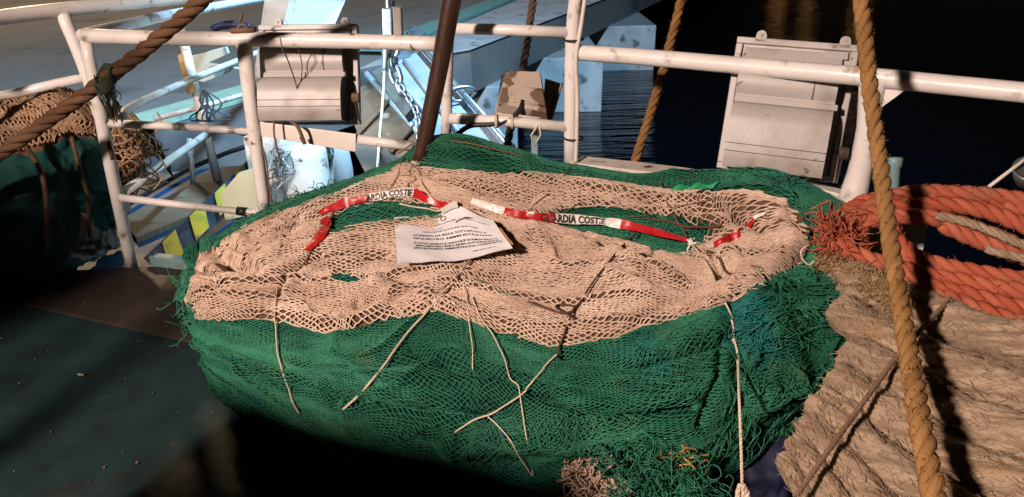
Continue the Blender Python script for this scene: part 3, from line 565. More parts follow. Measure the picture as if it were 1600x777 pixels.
#==LAMPS==
# ------------------------------------------------------------------ floodlights hung on the rail, seen from behind
def floodlight(tl, tr, bl, ytop, ybot, label, lit, seed):
    A = at_y(tl[0], tl[1], ytop[0]); B = at_y(tr[0], tr[1], ytop[1]); C = at_y(bl[0], bl[1], ybot)
    X = B-A; w = np.linalg.norm(X); X /= w; Zv = A-C; Zv -= X*np.dot(Zv, X); h = np.linalg.norm(Zv); Zv /= h; Yv = np.cross(Zv, X)      # Yv points outboard
    if Yv[1] < 0: Yv = -Yv
    O = C; t = thing('floodlight', O, label, 'floodlight', 'grey floodlights on the stern rail')
    Pp = lambda x, d, z: O+X*x+Zv*z-Yv*d            # d towards the deck
    # frame: a picture frame with a lip
    mb = MB(); e = 0.022
    for (x0, x1, z0, z1) in ((0, w, h-e, h), (0, w, 0, e), (0, e, e, h-e), (w-e, w, e, h-e)):
        mb.hexa([Pp(x0, -.018, z0), Pp(x1, -.018, z0), Pp(x1, .020, z0), Pp(x0, .020, z0)], [Pp(x0, -.018, z1), Pp(x1, -.018, z1), Pp(x1, .020, z1), Pp(x0, .020, z1)])
    mb.build('frame', M['grey_alu'], t, smooth=False, bevel=0.003)
    mb = MB(); mb.hexa([Pp(e, -.010, e), Pp(w-e, -.010, e), Pp(w-e, -.004, e), Pp(e, -.004, e)], [Pp(e, -.010, h-e), Pp(w-e, -.010, h-e), Pp(w-e, -.004, h-e), Pp(e, -.004, h-e)])
    mb.build('lens', lit, t, smooth=False)
    mb = MB(); mb.hexa([Pp(e, -.002, e), Pp(w-e, -.002, e), Pp(w-e, .006, e), Pp(e, .006, e)], [Pp(e, -.002, h-e), Pp(w-e, -.002, h-e), Pp(w-e, .006, h-e), Pp(e, .006, h-e)])
    mb.build('back_plate', M['grey_alu'], t, smooth=False)
    # housing: two rounded lobes and a stepped foot, extruded sideways
    prof = [(0.0, h-.03), (.018, h-.034), (.030, h-.075)]
    prof += [(.030+.070*math.sin(a), h-.078-.115*(1-math.cos(a))/1.6) for a in np.linspace(0.15, math.pi*.70, 12)]
    d1, z1 = prof[-1]; prof += [(d1+.002, z1-.010), (d1+.004, z1-.026)]
    zz = z1-.028; prof += [(d1+.004+.050*math.sin(a), zz-.07*(1-math.cos(a))) for a in np.linspace(0.1, math.pi*.5, 10)]
    dl, zl = prof[-1]; prof += [(dl+.003, .12), (dl+.004, .066), (dl+.001, .030), (dl-.008, .012), (.0, .008)]
    def extr(x0, x1, dd, m):
        mb = MB(); L = np.array([Pp(x0, max(d, 0)*(1 if d < .01 else 1)+ (dd if d > .01 else 0), z) for d, z in prof]); Rr = np.array([Pp(x1, d+(dd if d > .01 else 0), z) for d, z in prof])
        mb.grid(np.stack([L, Rr], 1), m)
        for s, P in ((0, L), (1, Rr)):
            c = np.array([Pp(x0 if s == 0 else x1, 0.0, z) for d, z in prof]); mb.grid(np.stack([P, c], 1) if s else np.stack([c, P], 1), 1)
        return mb
    xs = 0.70*w
    o = extr(0.03, w-.045, 0.0, 0).build('housing', [M['grey_alu'], M['dark_and_shade']], t, sharp=34)  # end faces coloured darker to stand for their shaded side
    # seam between lamp and gear halves, raised band, foot lid
    mb = MB(); k = [i for i in range(3, 15)]; L = np.array([Pp(xs-.002, prof[i][0]+.0015, prof[i][1]) for i in k]); L2 = np.array([Pp(xs+.003, prof[i][0]+.0015, prof[i][1]) for i in k]); mb.grid(np.stack([L, L2], 1)); mb.build('seam', M['dark_and_shade'], t, smooth=False)
    mb = MB(); mb.hexa([Pp(.03, d1-.02, z1-.028), Pp(w-.035, d1-.02, z1-.028), Pp(w-.035, d1+.014, z1-.028), Pp(.03, d1+.014, z1-.028)], [Pp(.03, d1-.02, z1-.008), Pp(w-.035, d1-.02, z1-.008), Pp(w-.035, d1+.010, z1-.008), Pp(.03, d1+.010, z1-.008)]); mb.build('ridge', M['grey_alu'], t, smooth=False, bevel=.002)
    mb = MB(); a, b = xs+.01, w-.03; mb.hexa([Pp(a, .005, h-.05), Pp(b, .005, h-.05), Pp(b, .024, h-.05), Pp(a, .024, h-.05)], [Pp(a, .005, h-.024), Pp(b, .005, h-.024), Pp(b, .020, h-.024), Pp(a, .020, h-.024)]); mb.build('gear_cover', M['grey_alu'], t, smooth=False, bevel=.002)
    for zz_ in (0.092, 0.066):
        mb = MB(); dz = np.interp(zz_, [p[1] for p in prof[::-1]], [p[0] for p in prof[::-1]]); mb.tube([Pp(.028, dz+.0005, zz_), Pp(w-.043, dz+.0005, zz_)], .0014, 6); mb.build('lid_gap', M['dark_and_shade'], t)
    for x in (.20*w, .88*w):                         # two hinge tabs on the top edge
        mb = MB(); c = Pp(x, .0, h); r_ = .017
        pts = [c-X*r_-Zv*.012, c+X*r_-Zv*.012]+[c+X*r_*math.cos(q)+Zv*(.008+r_*math.sin(q)) for q in np.linspace(0, math.pi, 9)]
        mb.prism([p-Yv*.020 for p in pts], Yv*.022); mb.tube([c+Zv*.010-Yv*.024, c+Zv*.010-Yv*.016], .006, 10); mb.build('hinge', M['grey_alu'], t, smooth=False, bevel=.002)
    mb = MB(); s = w+.012                            # stirrup on the right side
    mb.hexa([Pp(s-.010, .03, .00), Pp(s-.004, .03, .00), Pp(s-.004, .06, .03), Pp(s-.010, .06, .03)], [Pp(s-.010, .10, .11), Pp(s-.004, .10, .11), Pp(s-.004, .13, .10), Pp(s-.010, .13, .10)])
    mb.lathe(Pp(s-.008, .105, .10), X, [(.0, .018), (.018, .018), (.020, .008), (.020, -.01), (0, -.01)], 14)
    mb.build('stirrup', M['rust'], t, smooth=False)
    return t, Pp(w/2, -.05, h/2), Yv, O
off_lens = mat('unlit_glass', (0.03, 0.03, 0.035), 0.1)
fl, cl, yl_, _ = floodlight((428, 40), (582, 38), (412, 196), (3.27, 3.25), 3.15, 'grey floodlight shining away over the quay, left one on the rail', emit('lit_cold_lens', (0.6, 0.85, 1.0), 30), 1)
fr_, cr_, yr_, _ = floodlight((1154, 58), (1345, 72), (1120, 262), (2.69, 2.54), 2.58, 'unlit grey floodlight on the rail over dark water, right one by the hemp rope', off_lens, 2)
lamp('floodlight_beam', 'SPOT', cl, 13, (0.50, 0.78, 1.0), 0.10, cl+np.array([0.45, 2.0, -0.85]), spot_size=R(125), spot_blend=0.55)

#==ROPES==
# ------------------------------------------------------------------ ropes
def pxrope(name, pts, r, m, label, cat, lay=None, fuzz=0, fuzzlen=.012, seed=0, group=None, rough=.06):
    mb = MB(); rope(mb, [at_y(*p) for p in pts], r, lay, fuzz=fuzz, fuzzlen=fuzzlen, seed=seed, rough=rough, sides=8)
    return tag(mb.build(name, M[m]), label, cat, group)
pxrope('mooring_rope', [(1338,-60,2.14),(1345,0,2.08),(1361,150,1.93),(1377,270,1.80),(1398,420,1.57),(1418,540,1.36),(1438,660,1.14),(1462,790,.98),(1478,860,.90)], .0200, 'manila', 'golden hemp rope hanging across the front of the orange coil and white hawser', 'rope', fuzz=700, fuzzlen=.011, seed=4, lay=.115, rough=.12)
pxrope('mooring_rope', [(1075,-60,3.3),(1062,10,3.26),(1030,130,3.16),(1004,215,3.08),(980,290,3.02)], .0185, 'manila', 'golden hemp rope behind the right rail over the dark water', 'rope', fuzz=500, fuzzlen=.012, seed=5, lay=.12, rough=.1)
pxrope('mooring_rope', [(842,-60,3.9),(832,10,3.7),(815,120,3.45),(800,190,3.32),(788,250,3.2)], .0180, 'hemp_dark', 'brown hemp rope passing behind the peeling small lamp', 'rope', fuzz=400, fuzzlen=.012, seed=6, lay=.12)
pxrope('mooring_rope', [(372,-60,2.62),(305,10,2.70),(235,70,2.76),(165,124,2.80),(90,178,2.80),(0,240,2.78),(-120,322,2.7)], .0265, 'hemp_dark', 'dark brown twisted rope slanting down to the left in front of the rail', 'rope', fuzz=200, fuzzlen=.010, seed=7, lay=.20)
# dark pole
mb = MB(); mb.tube([at_y(722,-90,2.74), at_y(704,10,2.74), at_y(684,120,2.74), at_y(655,260,2.72)], [.034, .033, .031, .029], 14, sub=6); tag(mb.build('wooden_pole', M['pole']), 'dark stained wooden pole leaning against the rail behind the net heap', 'pole')
# scrap of net knotted on the rope at the left
mb = MB(); k_ = at_y(165,124,2.78); rs = np.random.default_rng(3); out = []
for i in range(46):
    th = rs.uniform(0, 6.28); out.append(spline(np.array([k_+np.array([math.cos(th+q)*.034, math.sin(th+q)*.034, math.sin(q*1.3+th)*.03+rs.normal(0, .01)]) for q in np.linspace(0, 3.5, 5)]), 3))
mb.tubes(np.array(out), .005, 5)
out = []
for i in range(34):
    e = at_y(rs.uniform(164, 192), rs.uniform(150, 197), 2.76); a = k_+rs.normal(0, .012, 3); out.append(spline(np.array([a, a*.7+e*.3+rs.normal(0, .009, 3), a*.3+e*.7+rs.normal(0, .009, 3), e]), 4))
mb.tubes(np.array(out), .0022, 4); tag(mb.build('net_scrap', M['dark_net']), 'dark green net scrap knotted round the slanting rope by the left post', 'net scrap')

# ------------------------------------------------------------------ white hawser pile on the right
pa, pb_, pc = at_y(1290,412,1.90), at_y(1620,470,1.56), at_y(1400,777,1.16)
pn = np.cross(pb_-pa, pc-pa); pn /= np.linalg.norm(pn); pn = pn if pn[2] > 0 else -pn
def pile(px, py, lift=0.0): d_ = ray(px, py); return CAM+d_*(np.dot(pa-CAM, pn)/np.dot(d_, pn))+pn*lift
HP = [[(1296,418),(1345,436),(1430,470),(1530,508),(1660,545),(1800,575)],
      [(1310,470),(1400,525),(1500,570),(1620,612),(1800,665)],
      [(1330,540),(1400,585),(1500,640),(1620,682),(1800,740)],
      [(1308,580),(1380,640),(1470,700),(1600,752),(1800,815)],
      [(1284,615),(1340,675),(1420,740),(1520,805),(1700,900)],
      [(1262,648),(1310,710),(1370,775),(1450,860)],
      [(1242,680),(1280,735),(1320,795),(1370,870)],
      [(1224,702),(1250,752),(1275,800),(1300,850)]]
mb = MB()
for i, h in enumerate(HP):
    P = np.array([pile(x, y, -.022-.008*(i % 2)) for x, y in h]); rr = [.050, .048, .049, .049, .045, .038, .030, .022][i]
    Q, s = resample(spline(P, 16), .007); T, A, B = frames(Q); lay = rr*15
    NT = 64; th = np.arange(NT)*2*math.pi/NT; tg = th[None]+2*math.pi*s[:, None]/lay*1.0
    rad = rr*(0.90+0.10*np.abs(np.cos(1.5*tg))**.6)      # three strands, worn almost flat
    ang = s[:, None]*np.ones((1, NT)); tw = tg; rad = rad+rr*(.36*fbm(ang*12+i*9, th[None]*1.1+ang*6, 3+i, 3)+.07*fbm(ang*9, tw*5.1, 8+i, 2)+.06*fbm(ang*22, tw*12.7, 28+i, 2)+.05*vnoise(ang*90, th[None]*9, 18+i))
    S_ = Q[:, None]+(A[:, None]*np.cos(th)[None, :, None]+B[:, None]*np.sin(th)[None, :, None])*rad[..., None]
    S_ = np.concatenate([S_, S_[:, :1]], 1); mb.grid(S_, 0, tone=np.clip(.5+np.concatenate([fbm(ang*10, tw*7, 60+i, 3)]*1, 1)[:, list(range(NT))+[0]]*1.3, 0, 1), flip=True)
    rs = np.random.default_rng(50+i); n = int(s[-1]*4200*rr/.04); a_ = rs.integers(1, len(Q)-1, n); t_ = rs.integers(0, NT, n); p0 = S_[a_, t_]-0.0*T[a_]
    nd = (A[a_]*np.cos(th[t_])[:, None]+B[a_]*np.sin(th[t_])[:, None]); dr = T[a_]*rs.choice([-1, 1], (n, 1))+nd*rs.uniform(-.05, .25, (n, 1))+np.cross(T[a_], nd)*rs.normal(.35, .35, (n, 1)); dr /= np.linalg.norm(dr, axis=1, keepdims=True)
    L_ = rs.uniform(.006, .026, (n, 1)); mb.tubes(np.stack([p0, p0+dr*L_*.5+nd*L_*.06, p0+dr*L_+rs.normal(0, .12, (n, 3))*L_], 1), np.array([[.0009, .0009, .0005]]), 3, 0, tone=rs.uniform(0, 1, (n, 1)), cap=False)
base = [pile(x, y, -.05) for x, y in ((1345,470),(1800,590),(1900,900),(1360,860),(1300,740))]
mb.prism([p-np.array([0,0,.22]) for p in base], (0, 0, .22))
tag(mb.build('hawser_coil', M['hawser'], smooth=True), 'thick worn white hawser coiled in a pile under the orange rope', 'rope')
# frayed beige rope end at the left tip of the pile
mb = MB(); rs = np.random.default_rng(9); Q = np.array([pile(x, y, .008) for x, y in ((1288,412),(1312,424),(1350,440),(1390,462),(1430,485))]); Q = spline(Q, 10)
rope(mb, Q[::10], .028, seed=2, rough=.2, lay=.2)
n = 2600; a_ = rs.integers(0, len(Q), n); T, A, B = frames(Q); th = rs.uniform(0, 6.28, n); nd = A[a_]*np.cos(th)[:, None]+B[a_]*np.sin(th)[:, None]
p0 = Q[a_]+nd*.027; dr = nd*.7+rs.normal(0, .7, (n, 3))-T[a_]*.2; dr /= np.linalg.norm(dr, axis=1, keepdims=True); L_ = rs.uniform(.008, .022, (n, 1))
mb.tubes(np.stack([p0, p0+dr*L_*.6, p0+dr*L_+rs.normal(0, .4, (n, 3))*L_], 1), np.array([[.0016, .0014, .0008]]), 4, tone=rs.uniform(0, 1, (n, 1)), cap=False)
tag(mb.build('rope_end', M['beige_fuzz']), 'fuzzy beige rope end lying just below the orange frayed tassel', 'rope')

# ------------------------------------------------------------------ orange rope coil with a frayed end
mb = MB(); OR = .0225
def orope(pts, r=OR, seed=0): rope(mb, [at_y(*p) for p in pts], r, lay=r*5.2, sides=8, seed=seed, fuzz=220, fuzzlen=.012, rough=.08)
orope([(1300,352,2.02),(1345,318,2.06),(1420,306,2.06),(1520,303,2.0),(1620,318,1.92),(1760,360,1.8)], seed=1)
orope([(1312,345,1.98),(1400,325,2.0),(1500,322,1.96),(1600,352,1.86),(1720,420,1.72)], seed=2)
orope([(1345,395,1.94),(1352,350,1.97),(1420,338,1.95),(1500,350,1.90),(1580,380,1.83),(1720,440,1.68)], seed=3)
orope([(1470,352,1.90),(1520,372,1.86),(1600,402,1.78),(1720,440,1.66)], seed=4)
orope([(1395,360,1.93),(1415,395,1.86),(1470,420,1.80),(1560,442,1.72),(1700,470,1.62)], seed=5)
orope([(1300,378,1.90),(1350,402,1.84),(1430,425,1.78),(1530,445,1.70),(1640,462,1.62),(1760,480,1.56)], seed=6)
orope([(1325,412,1.85),(1400,438,1.78),(1490,455,1.70),(1600,485,1.61),(1720,520,1.54)], seed=7)
orope([(1330,352,1.99),(1380,312,2.04),(1460,300,2.04),(1560,318,1.97),(1720,372,1.80)], seed=11)
orope([(1375,420,1.82),(1450,440,1.75),(1540,470,1.66),(1680,505,1.56)], seed=12)
orope([(1400,375,1.90),(1440,405,1.83),(1520,425,1.75),(1620,440,1.68),(1740,455,1.6)], seed=13)
orope([(1405,432,1.80),(1470,462,1.70),(1560,495,1.60),(1700,535,1.50)], r=.024, seed=8)
rs = np.random.default_rng(31); out = []
o0 = at_y(1322,378,1.90); dirn = at_y(1272,386,1.90)-o0
for i in range(210):
    d_ = dirn/np.linalg.norm(dirn); p = o0+rs.normal(0, .010, 3); st = [p]; v_ = d_+rs.normal(0, .55, 3); cv = rs.normal(0, .38, 3)
    for k in range(7):
        v_ = v_+cv+rs.normal(0, .16, 3); v_ /= np.linalg.norm(v_); p = p+v_*rs.uniform(.008, .015); st.append(p)
    out.append(spline(np.array(st), 3))
mb.tubes(np.array(out), .0016, 5, tone=rs.uniform(0, 1, (210, 1)), cap=False)
out = []
o1 = at_y(1312,368,1.95)
for i in range(60):
    a = o1+rs.normal(0, .012, 3); e = at_y(rs.uniform(1268, 1335), rs.uniform(332, 372), 1.93)+rs.normal(0, .01, 3); out.append(spline(np.array([a, (a+e)/2+rs.normal(0, .018, 3), e+rs.normal(0, .012, 3), e+rs.normal(0, .016, 3)]), 4))
mb.tubes(np.array(out), .0018, 5, tone=rs.uniform(0, 1, (60, 1)), cap=False)
tag(mb.build('orange_rope', M['orange']), 'orange three strand rope coiled on the white hawser with one frayed end', 'rope')
mb = MB(); rope(mb, [at_y(*p) for p in ((1462,338,1.90),(1500,345,1.87),(1550,362,1.81),(1660,410,1.68))], .011, seed=3, fuzz=500); rope(mb, [at_y(*p) for p in ((1540,390,1.80),(1590,402,1.75),(1680,430,1.66))], .011, seed=4, fuzz=500)
tag(mb.build('pale_rope', M['hawser']), 'pale rope showing between the loops of orange rope', 'rope')
mb = MB(); mb.tube(spline(np.array([at_y(*p) for p in ((1262,384,1.86),(1252,392,1.85),(1254,405,1.845),(1264,414,1.84),(1272,408,1.84))]), 6), .0022, 6); tag(mb.build('twine_tie', M['cord_white']), 'white twine tie round the frayed orange rope end', 'twine')
# taut cord across the hawser pile
mb = MB(); rope(mb, [pile(1482,488,.035), pile(1412,578,.06), pile(1330,690,.06), pile(1248,800,.05)], .0058, fuzz=300, fuzzlen=.006, seed=5, lay=.05); tag(mb.build('cord', M['cord_dusty']), 'taut brown cord slanting across the white hawser pile', 'cord')
# mint pipe end and lamp rim beyond the bulwark on the right
mb = MB(); a = at_y(1398,246,2.22); b = at_y(1392,330,2.18); ax = a-b; L = np.linalg.norm(ax); mb.lathe(b, ax, [(.019, 0), (.019, L*.80), (.0235, L*.83), (.025, L*.95), (.023, L), (.011, L*1.0), (.009, L*.93), (0, L*.93)], 20); tag(mb.build('pipe_stub', M['mint']), 'pale mint pipe stub standing behind the orange coil', 'pipe')
lmp = thing('deck_lamp', at_y(1612,280,2.5), 'round metal lamp at the right edge beyond the orange coil', 'lamp')
mb = MB(); mb.lathe(at_y(1612,272,2.5), (-.3,-.4,.85), [(0, -.06), (.04, -.05), (.058, 0), (.062, .03), (.056, .034), (.05, .02), (0, .01)], 22); mb.build('lamp_shell', M['steel'], lmp)
mb = MB(); mb.tube([at_y(1545,292,2.45), at_y(1640,220,2.55)], .006, 8); mb.build('lamp_arm', M['white_old'], lmp)

#==TAPE==
# ------------------------------------------------------------------ seizure notice and barrier tape
def text_mesh(txt, size, bold=0.0):
    c = bpy.data.curves.new('t', 'FONT'); c.body = txt; c.size = size; c.offset = bold; c.resolution_u = 2
    o = bpy.data.objects.new('t', c); COL.objects.link(o); dg = bpy.context.evaluated_depsgraph_get(); me = bpy.data.meshes.new_from_object(o.evaluated_get(dg))
    V = np.array([v.co[:] for v in me.vertices]).reshape(-1, 3); Fs = [tuple(p.vertices) for p in me.polygons]
    bpy.data.objects.remove(o); bpy.data.curves.remove(c); bpy.data.meshes.remove(me); return V, Fs
def ribbon(pts, width, lean, lift=0.012, twist=0.03, seed=0, sub=10, wscale=None, taut=False):
    """centre line, width direction and normal of a tape lying on the heap; returns sampler f(s,w)"""
    P = spline(np.array([surf(x, y, lift) for x, y in pts]), sub) if taut else onsurf(pts, lift, sub, 3); Q, s = resample(P, .006); T = np.gradient(Q, axis=0); T /= np.linalg.norm(T, axis=1, keepdims=True)
    Wd = np.cross(np.cross(T, np.asarray(lean, float)), T); Wd = -Wd*np.sign((Wd*np.asarray(lean)).sum(1, keepdims=True))*-1; Wd /= np.linalg.norm(Wd, axis=1, keepdims=True); N = np.cross(T, Wd); N = N*np.sign((N*(CAM-Q)).sum(1, keepdims=True))
    ws = np.interp(np.linspace(0, 1, len(Q)), np.linspace(0, 1, len(wscale)), wscale) if wscale is not None else np.ones(len(Q))
    def f(ss, w, e=0.0):
        g = lambda A: np.stack([np.interp(ss, s, A[:, i]) for i in range(3)], -1)
        k = np.interp(ss, s, ws); cr = twist*(0.35*fbm(np.asarray(ss)*30, np.asarray(w)*1.2, seed, 2)); return g(Q)+g(Wd)*(np.asarray(w)*width*k*(1+.35*vnoise(np.asarray(ss)*22, 0*np.asarray(ss), seed+3)))[..., None]+g(N)*(cr*.7+e)[..., None]
    return f, s[-1]
def tape(pts, segs, width, lean, seed, wscale=None, lift=.012, taut=False):
    f, L = ribbon(pts, width, lean, seed=seed, wscale=wscale, lift=lift, taut=taut); out = []
    for a, b, m, txt in segs:
        n = max(4, int((b-a)*L/.005)); ss = np.linspace(a*L, b*L, n); ww = np.linspace(-.5, .5, 7); SS, WW = np.meshgrid(ss, ww, indexing='ij'); mb = MB(); mb.grid(f(SS, WW, np.zeros_like(SS))); out.append((m, mb))
        if txt:
            t, off0, sz = txt; V, Fs = text_mesh(t, 1.0, 0.035); x = V[:, 0]; hgt = .72; mb = MB(); out.append(('ink', mb))
            ssv = a*L+off0+x*width*sz*.80; wv = (V[:, 1]/hgt-.5)*.80; q = f(ssv, wv, np.full(len(V), .0018)); ok = (ssv < b*L+.05) & (ssv > a*L-.06)
            for fc in Fs:
                if all(ok[i] for i in fc): mb._ngon([q[i] for i in fc], 0)
    return out
def tape_thing(parts, label):
    t = thing('barrier_tape', parts[0][1].V[0][0], label, 'tape')
    for m, mb in parts: mb.build({'red': 'red_band', 'tape_white': 'white_band', 'ink': 'lettering'}[m], M[m], t, smooth=(m != 'ink'))
TX = 'GUARDIA COSTIERA'
tape_thing(tape([(500,338),(518,330),(548,318),(600,309),(640,307),(668,312),(706,326)], [(0, .36, 'red', None), (.36, .68, 'tape_white', ('ARDIA COSTIE', -.012, 1.0)), (.68, 1, 'red', None)], .034, (0, .5, .85), 3, [.5, .9, .8, .8, .8, .9, .8, .6], .018), 'red and white coastguard tape left of the paper notice')
tape_thing(tape([(506,340),(509,356),(500,375),(478,396)], [(0, 1, 'red', None)], .04, (1, .3, .2), 5, [.22, .3, 1, 1, .8]), 'short red tape end hanging below the tape knot on the left')
tape_thing(tape([(735,326),(790,341),(845,350),(962,357),(1083,386)], [(0, .16, 'tape_white', None), (.16, .38, 'red', None), (.38, .66, 'tape_white', ('GUARDIA COSTIE', -.05, 1.0)), (.66, 1, 'red', None)], .034, (0, .5, .85), 7, [.6, .8, .9, .8, .85, .85, .85, .75, .6, .3], .026, True), 'red and white coastguard tape running right from the paper notice')
tape_thing(tape([(1082,386),(1110,386),(1140,382),(1168,362),(1186,340),(1200,332)], [(0, .42, 'tape_white', None), (.42, .93, 'red', None), (.93, 1, 'tape_white', None)], .030, (0, .6, .8), 11, [.25, .25, .4, 1.1, .8, .3], .016), 'twisted red and white tape end at the right of the heap')
# the notice
nt_ = thing('paper_notice', surf(710, 380), 'white printed notice in a clear sleeve lying on the tan net', 'notice')
def over(px, py, l): p = surf(px, py); d_ = CAM-p; return p+d_/np.linalg.norm(d_)*l
cr = {'tl': over(616,339,.085), 'tr': over(770,343,.085), 'br': over(801,390,.08), 'bl': over(621,415,.08)}
def sheet(a, b, e=0.0):
    a = np.asarray(a, float); b = np.asarray(b, float)
    P = (cr['tl']*(1-a)[..., None]+cr['tr']*a[..., None])*(1-b)[..., None]+(cr['bl']*(1-a)[..., None]+cr['br']*a[..., None])*b[..., None]
    z = .034*np.exp(-((a-.70)/.24)**2)*(1-b)**1.3+.010*np.sin(a*5+b*2)-.012*np.exp(-((a-.35)/.2)**2)*(1-b)+.006*vnoise(a*6, b*5, 3)
    y = .03*np.exp(-((a-.66)/.16)**2)*(1-b)**1.5
    return P+np.stack([0*z, y, z+e], -1)
A_, B_ = np.meshgrid(np.linspace(0, 1, 40), np.linspace(0, 1, 28), indexing='ij')
mb = MB(); mb.grid(sheet(A_, B_)); mb.grid(sheet(A_, B_, -.0012)); mb.build('sheet', M['paper'], nt_)
mb = MB()
def line(txt, a0, a1, b0, hgt, grey=False):
    V, Fs = text_mesh(txt, 1.0, .015); x = V[:, 0]; w = x.max(); q = sheet(a0+x/w*(a1-a0), b0-V[:, 1]*hgt, .0016)
    for fc in Fs: mb._ngon([q[i] for i in fc], 1 if grey else 0)
line('DIREZIONE MARITTIMA DI CATANIA - GUARDIA COSTIERA', .10, .93, .24, .034, True)
line('S. I. R. E. N.', .36, .47, .345, .03, True); line('OPERAZIONE DI POLIZIA MARITTIMA', .27, .80, .40, .034, True)
line('ATTREZZO DA PESCA SOTTOPOSTO A', .17, .86, .49, .052); line('SEQUESTRO AMMINISTRATIVO', .17, .90, .555, .052)
line("E' FATTO DIVIETO A CHIUNQUE DI RIMUOVERLO O", .17, .93, .655, .050); line("MANOMETTERE I SIGILLI SENZA AUTORIZZAZIONE", .18, .93, .715, .050); line("DELL'AUTORITA' AMMINISTRATIVA COMPETENTE", .16, .95, .775, .050)
line("L'IMPOSTA DATA", .66, .88, .88, .034, True)
mb.build('lettering', [M['ink'], M['ink_grey']], nt_, smooth=False)
mb = MB(); q = sheet(np.linspace(.60, .78, 9), np.array([.30, .27, .262, .25, .225, .205, .205, .195, .19]), .003); mb.tubes(q[None], np.array([[.001, .0022, .0015, .0015, .0026, .003, .0028, .002, .001]]), 5); mb.build('pen_mark', M['ink'], nt_)
mb = MB(); th = np.linspace(0, 6.28, 24); mb.tube(sheet(.50+.024*np.cos(th), .135+.045*np.sin(th), .002), .0013, 5); mb.build('eyelet', M['ink_grey'], nt_)
mb = MB(); a, b = np.meshgrid(np.linspace(.985, 1.035, 4), np.linspace(.22, .86, 8), indexing='ij'); mb.grid(sheet(a, b, -.006)); mb.build('backing_card', M['card'], nt_)
mb = MB(); a, b = np.meshgrid(np.linspace(.50, .66, 10), np.linspace(-.05, .07, 4), indexing='ij'); mb.grid(sheet(a, b, .003+.006)); mb.build('tape_tab', M['tape_white'], nt_)

#==CORDS==
def scord(pts, r, m, label, lift=.0135, braid=False, name='cord', fuzz=0, seed=0):
    mb = MB(); P = onsurf(pts, lift, 8, 3)
    if braid: rope(mb, P[::3] if len(P) > 9 else P, r, lay=r*7, sides=6, seed=seed, fuzz=fuzz, fuzzlen=.005, sub=6)
    else: mb.tube(P, r, 7)
    return tag(mb.build(name, M[m]), label, 'cord', 'cords lashing the net heap')
scord([(430,455),(434,510),(438,560),(455,610),(476,655)], .0023, 'cord_white', 'white twine down the green net at the left of the heap', braid=True, seed=1)
scord([(535,300),(508,362),(470,420),(440,462)], .0021, 'cord_dusty', 'brown cord from the left tape knot to the front fold', braid=True, seed=2)
scord([(740,405),(712,440),(668,490),(640,522),(590,590),(535,648)], .0033, 'cord_white', 'braided white line from under the notice to the lower left', braid=True, seed=3, fuzz=400)
scord([(722,430),(690,452),(662,492)], .0021, 'cord_white', 'doubled white strand beside the braided line', seed=4)
scord([(727,400),(728,455),(734,510),(742,576)], .0016, 'cord_white', 'thin white cord hanging straight below the notice', seed=5)
scord([(735,470),(765,520),(795,580),(814,618),(822,670),(834,738)], .0016, 'cord_white', 'thin white cord crossing the green net to the bottom', seed=6)
scord([(1000,362),(960,405),(915,465),(895,494),(880,530),(868,560)], .0029, 'cord_brown', 'dark brown cord from the right tape across the tan net', braid=True, seed=7)
scord([(868,560),(840,594),(815,618),(770,645),(692,682)], .0023, 'cord_white', 'white cord continuing from the brown cord to the lower left', braid=True, seed=8)
scord([(824,478),(850,488),(875,496),(893,494),(896,484),(876,482),(868,488),(890,500),(900,508)], .0032, 'cord_brown', 'dark brown looped knot in the middle of the tan net', braid=True, seed=9)
scord([(1032,290),(1050,325),(1072,362),(1086,386),(1108,420),(1128,462)], .0025, 'cord_dusty', 'dusty cord through the white tape knot on the right', braid=True, seed=10)
scord([(1086,386),(1112,430),(1132,480),(1145,530),(1150,560)], .0029, 'cord_white', 'speckled white line hanging down the right of the green net', braid=True, seed=11)
scord([(1112,392),(1128,402),(1138,424),(1160,432),(1182,430)], .0043, 'cord_brown', 'dark brown rope end curling right of the tape knot', braid=True, seed=12)
scord([(1105,400),(1122,420),(1130,440),(1150,452)], .0036, 'cord_brown', 'second dark brown rope end below the tape knot', braid=True, seed=13)
scord([(1010,338),(1050,345),(1100,352),(1130,352)], .0048, 'cord_brown', 'dark brown rope along the green gap on the right', braid=True, seed=14)
scord([(900,255),(870,290),(842,318),(822,338)], .0016, 'cord_dusty', 'thin brown cord slanting over the back fold', seed=15)
scord([(958,290),(905,318),(850,346)], .0016, 'cord_dusty', 'thin brown cord right of the slanting back cord', seed=16)
scord([(1236,283),(1150,302),(1060,325),(960,345),(900,358)], .0012, 'cord_dusty', 'thin pale cord from the back right corner to the tape', lift=.012, seed=17)
scord([(630,250),(625,275),(610,300),(590,318)], .0016, 'cord_dusty', 'thin cord over the back left hump', seed=18)
scord([(642,252),(660,280),(672,308)], .0016, 'cord_dusty', 'short cord tied at the back left hump', seed=19)
scord([(770,650),(800,690),(832,738)], .0016, 'cord_white', 'short white cord hanging at the bottom of the green net', seed=20)
scord([(735,440),(770,455),(802,466)], .0016, 'green', 'loose green strand on the tan net below the notice', seed=21)
scord([(628,318),(660,328),(688,336),(700,330),(676,324)], .0029, 'cord_white', 'pale looped cord end under the notice sleeve', lift=.016, seed=23)
mb = MB(); mb.tube(spline(np.array([at_y(622,240,2.80), surf(660,224,.01), surf(720,226,.012), surf(800,243,.01), at_y(892,258,2.78)]), 6), .0032, 7); tag(mb.build('cord', M['cord_dusty']), 'pale cord stretched along the back ridge to the rail post', 'cord', 'cords lashing the net heap')
mb = MB(); c = surf(1084,386,.016); rs = np.random.default_rng(2)
for i in range(5):
    d1 = rs.normal(0, 1, 3)*.008; mb.tube(spline(np.array([c-d1, c+rs.normal(0,.004,3)+[0,0,.006], c+d1, c+d1*1.2+rs.normal(0,.006,3)]), 5), .0035, 6)
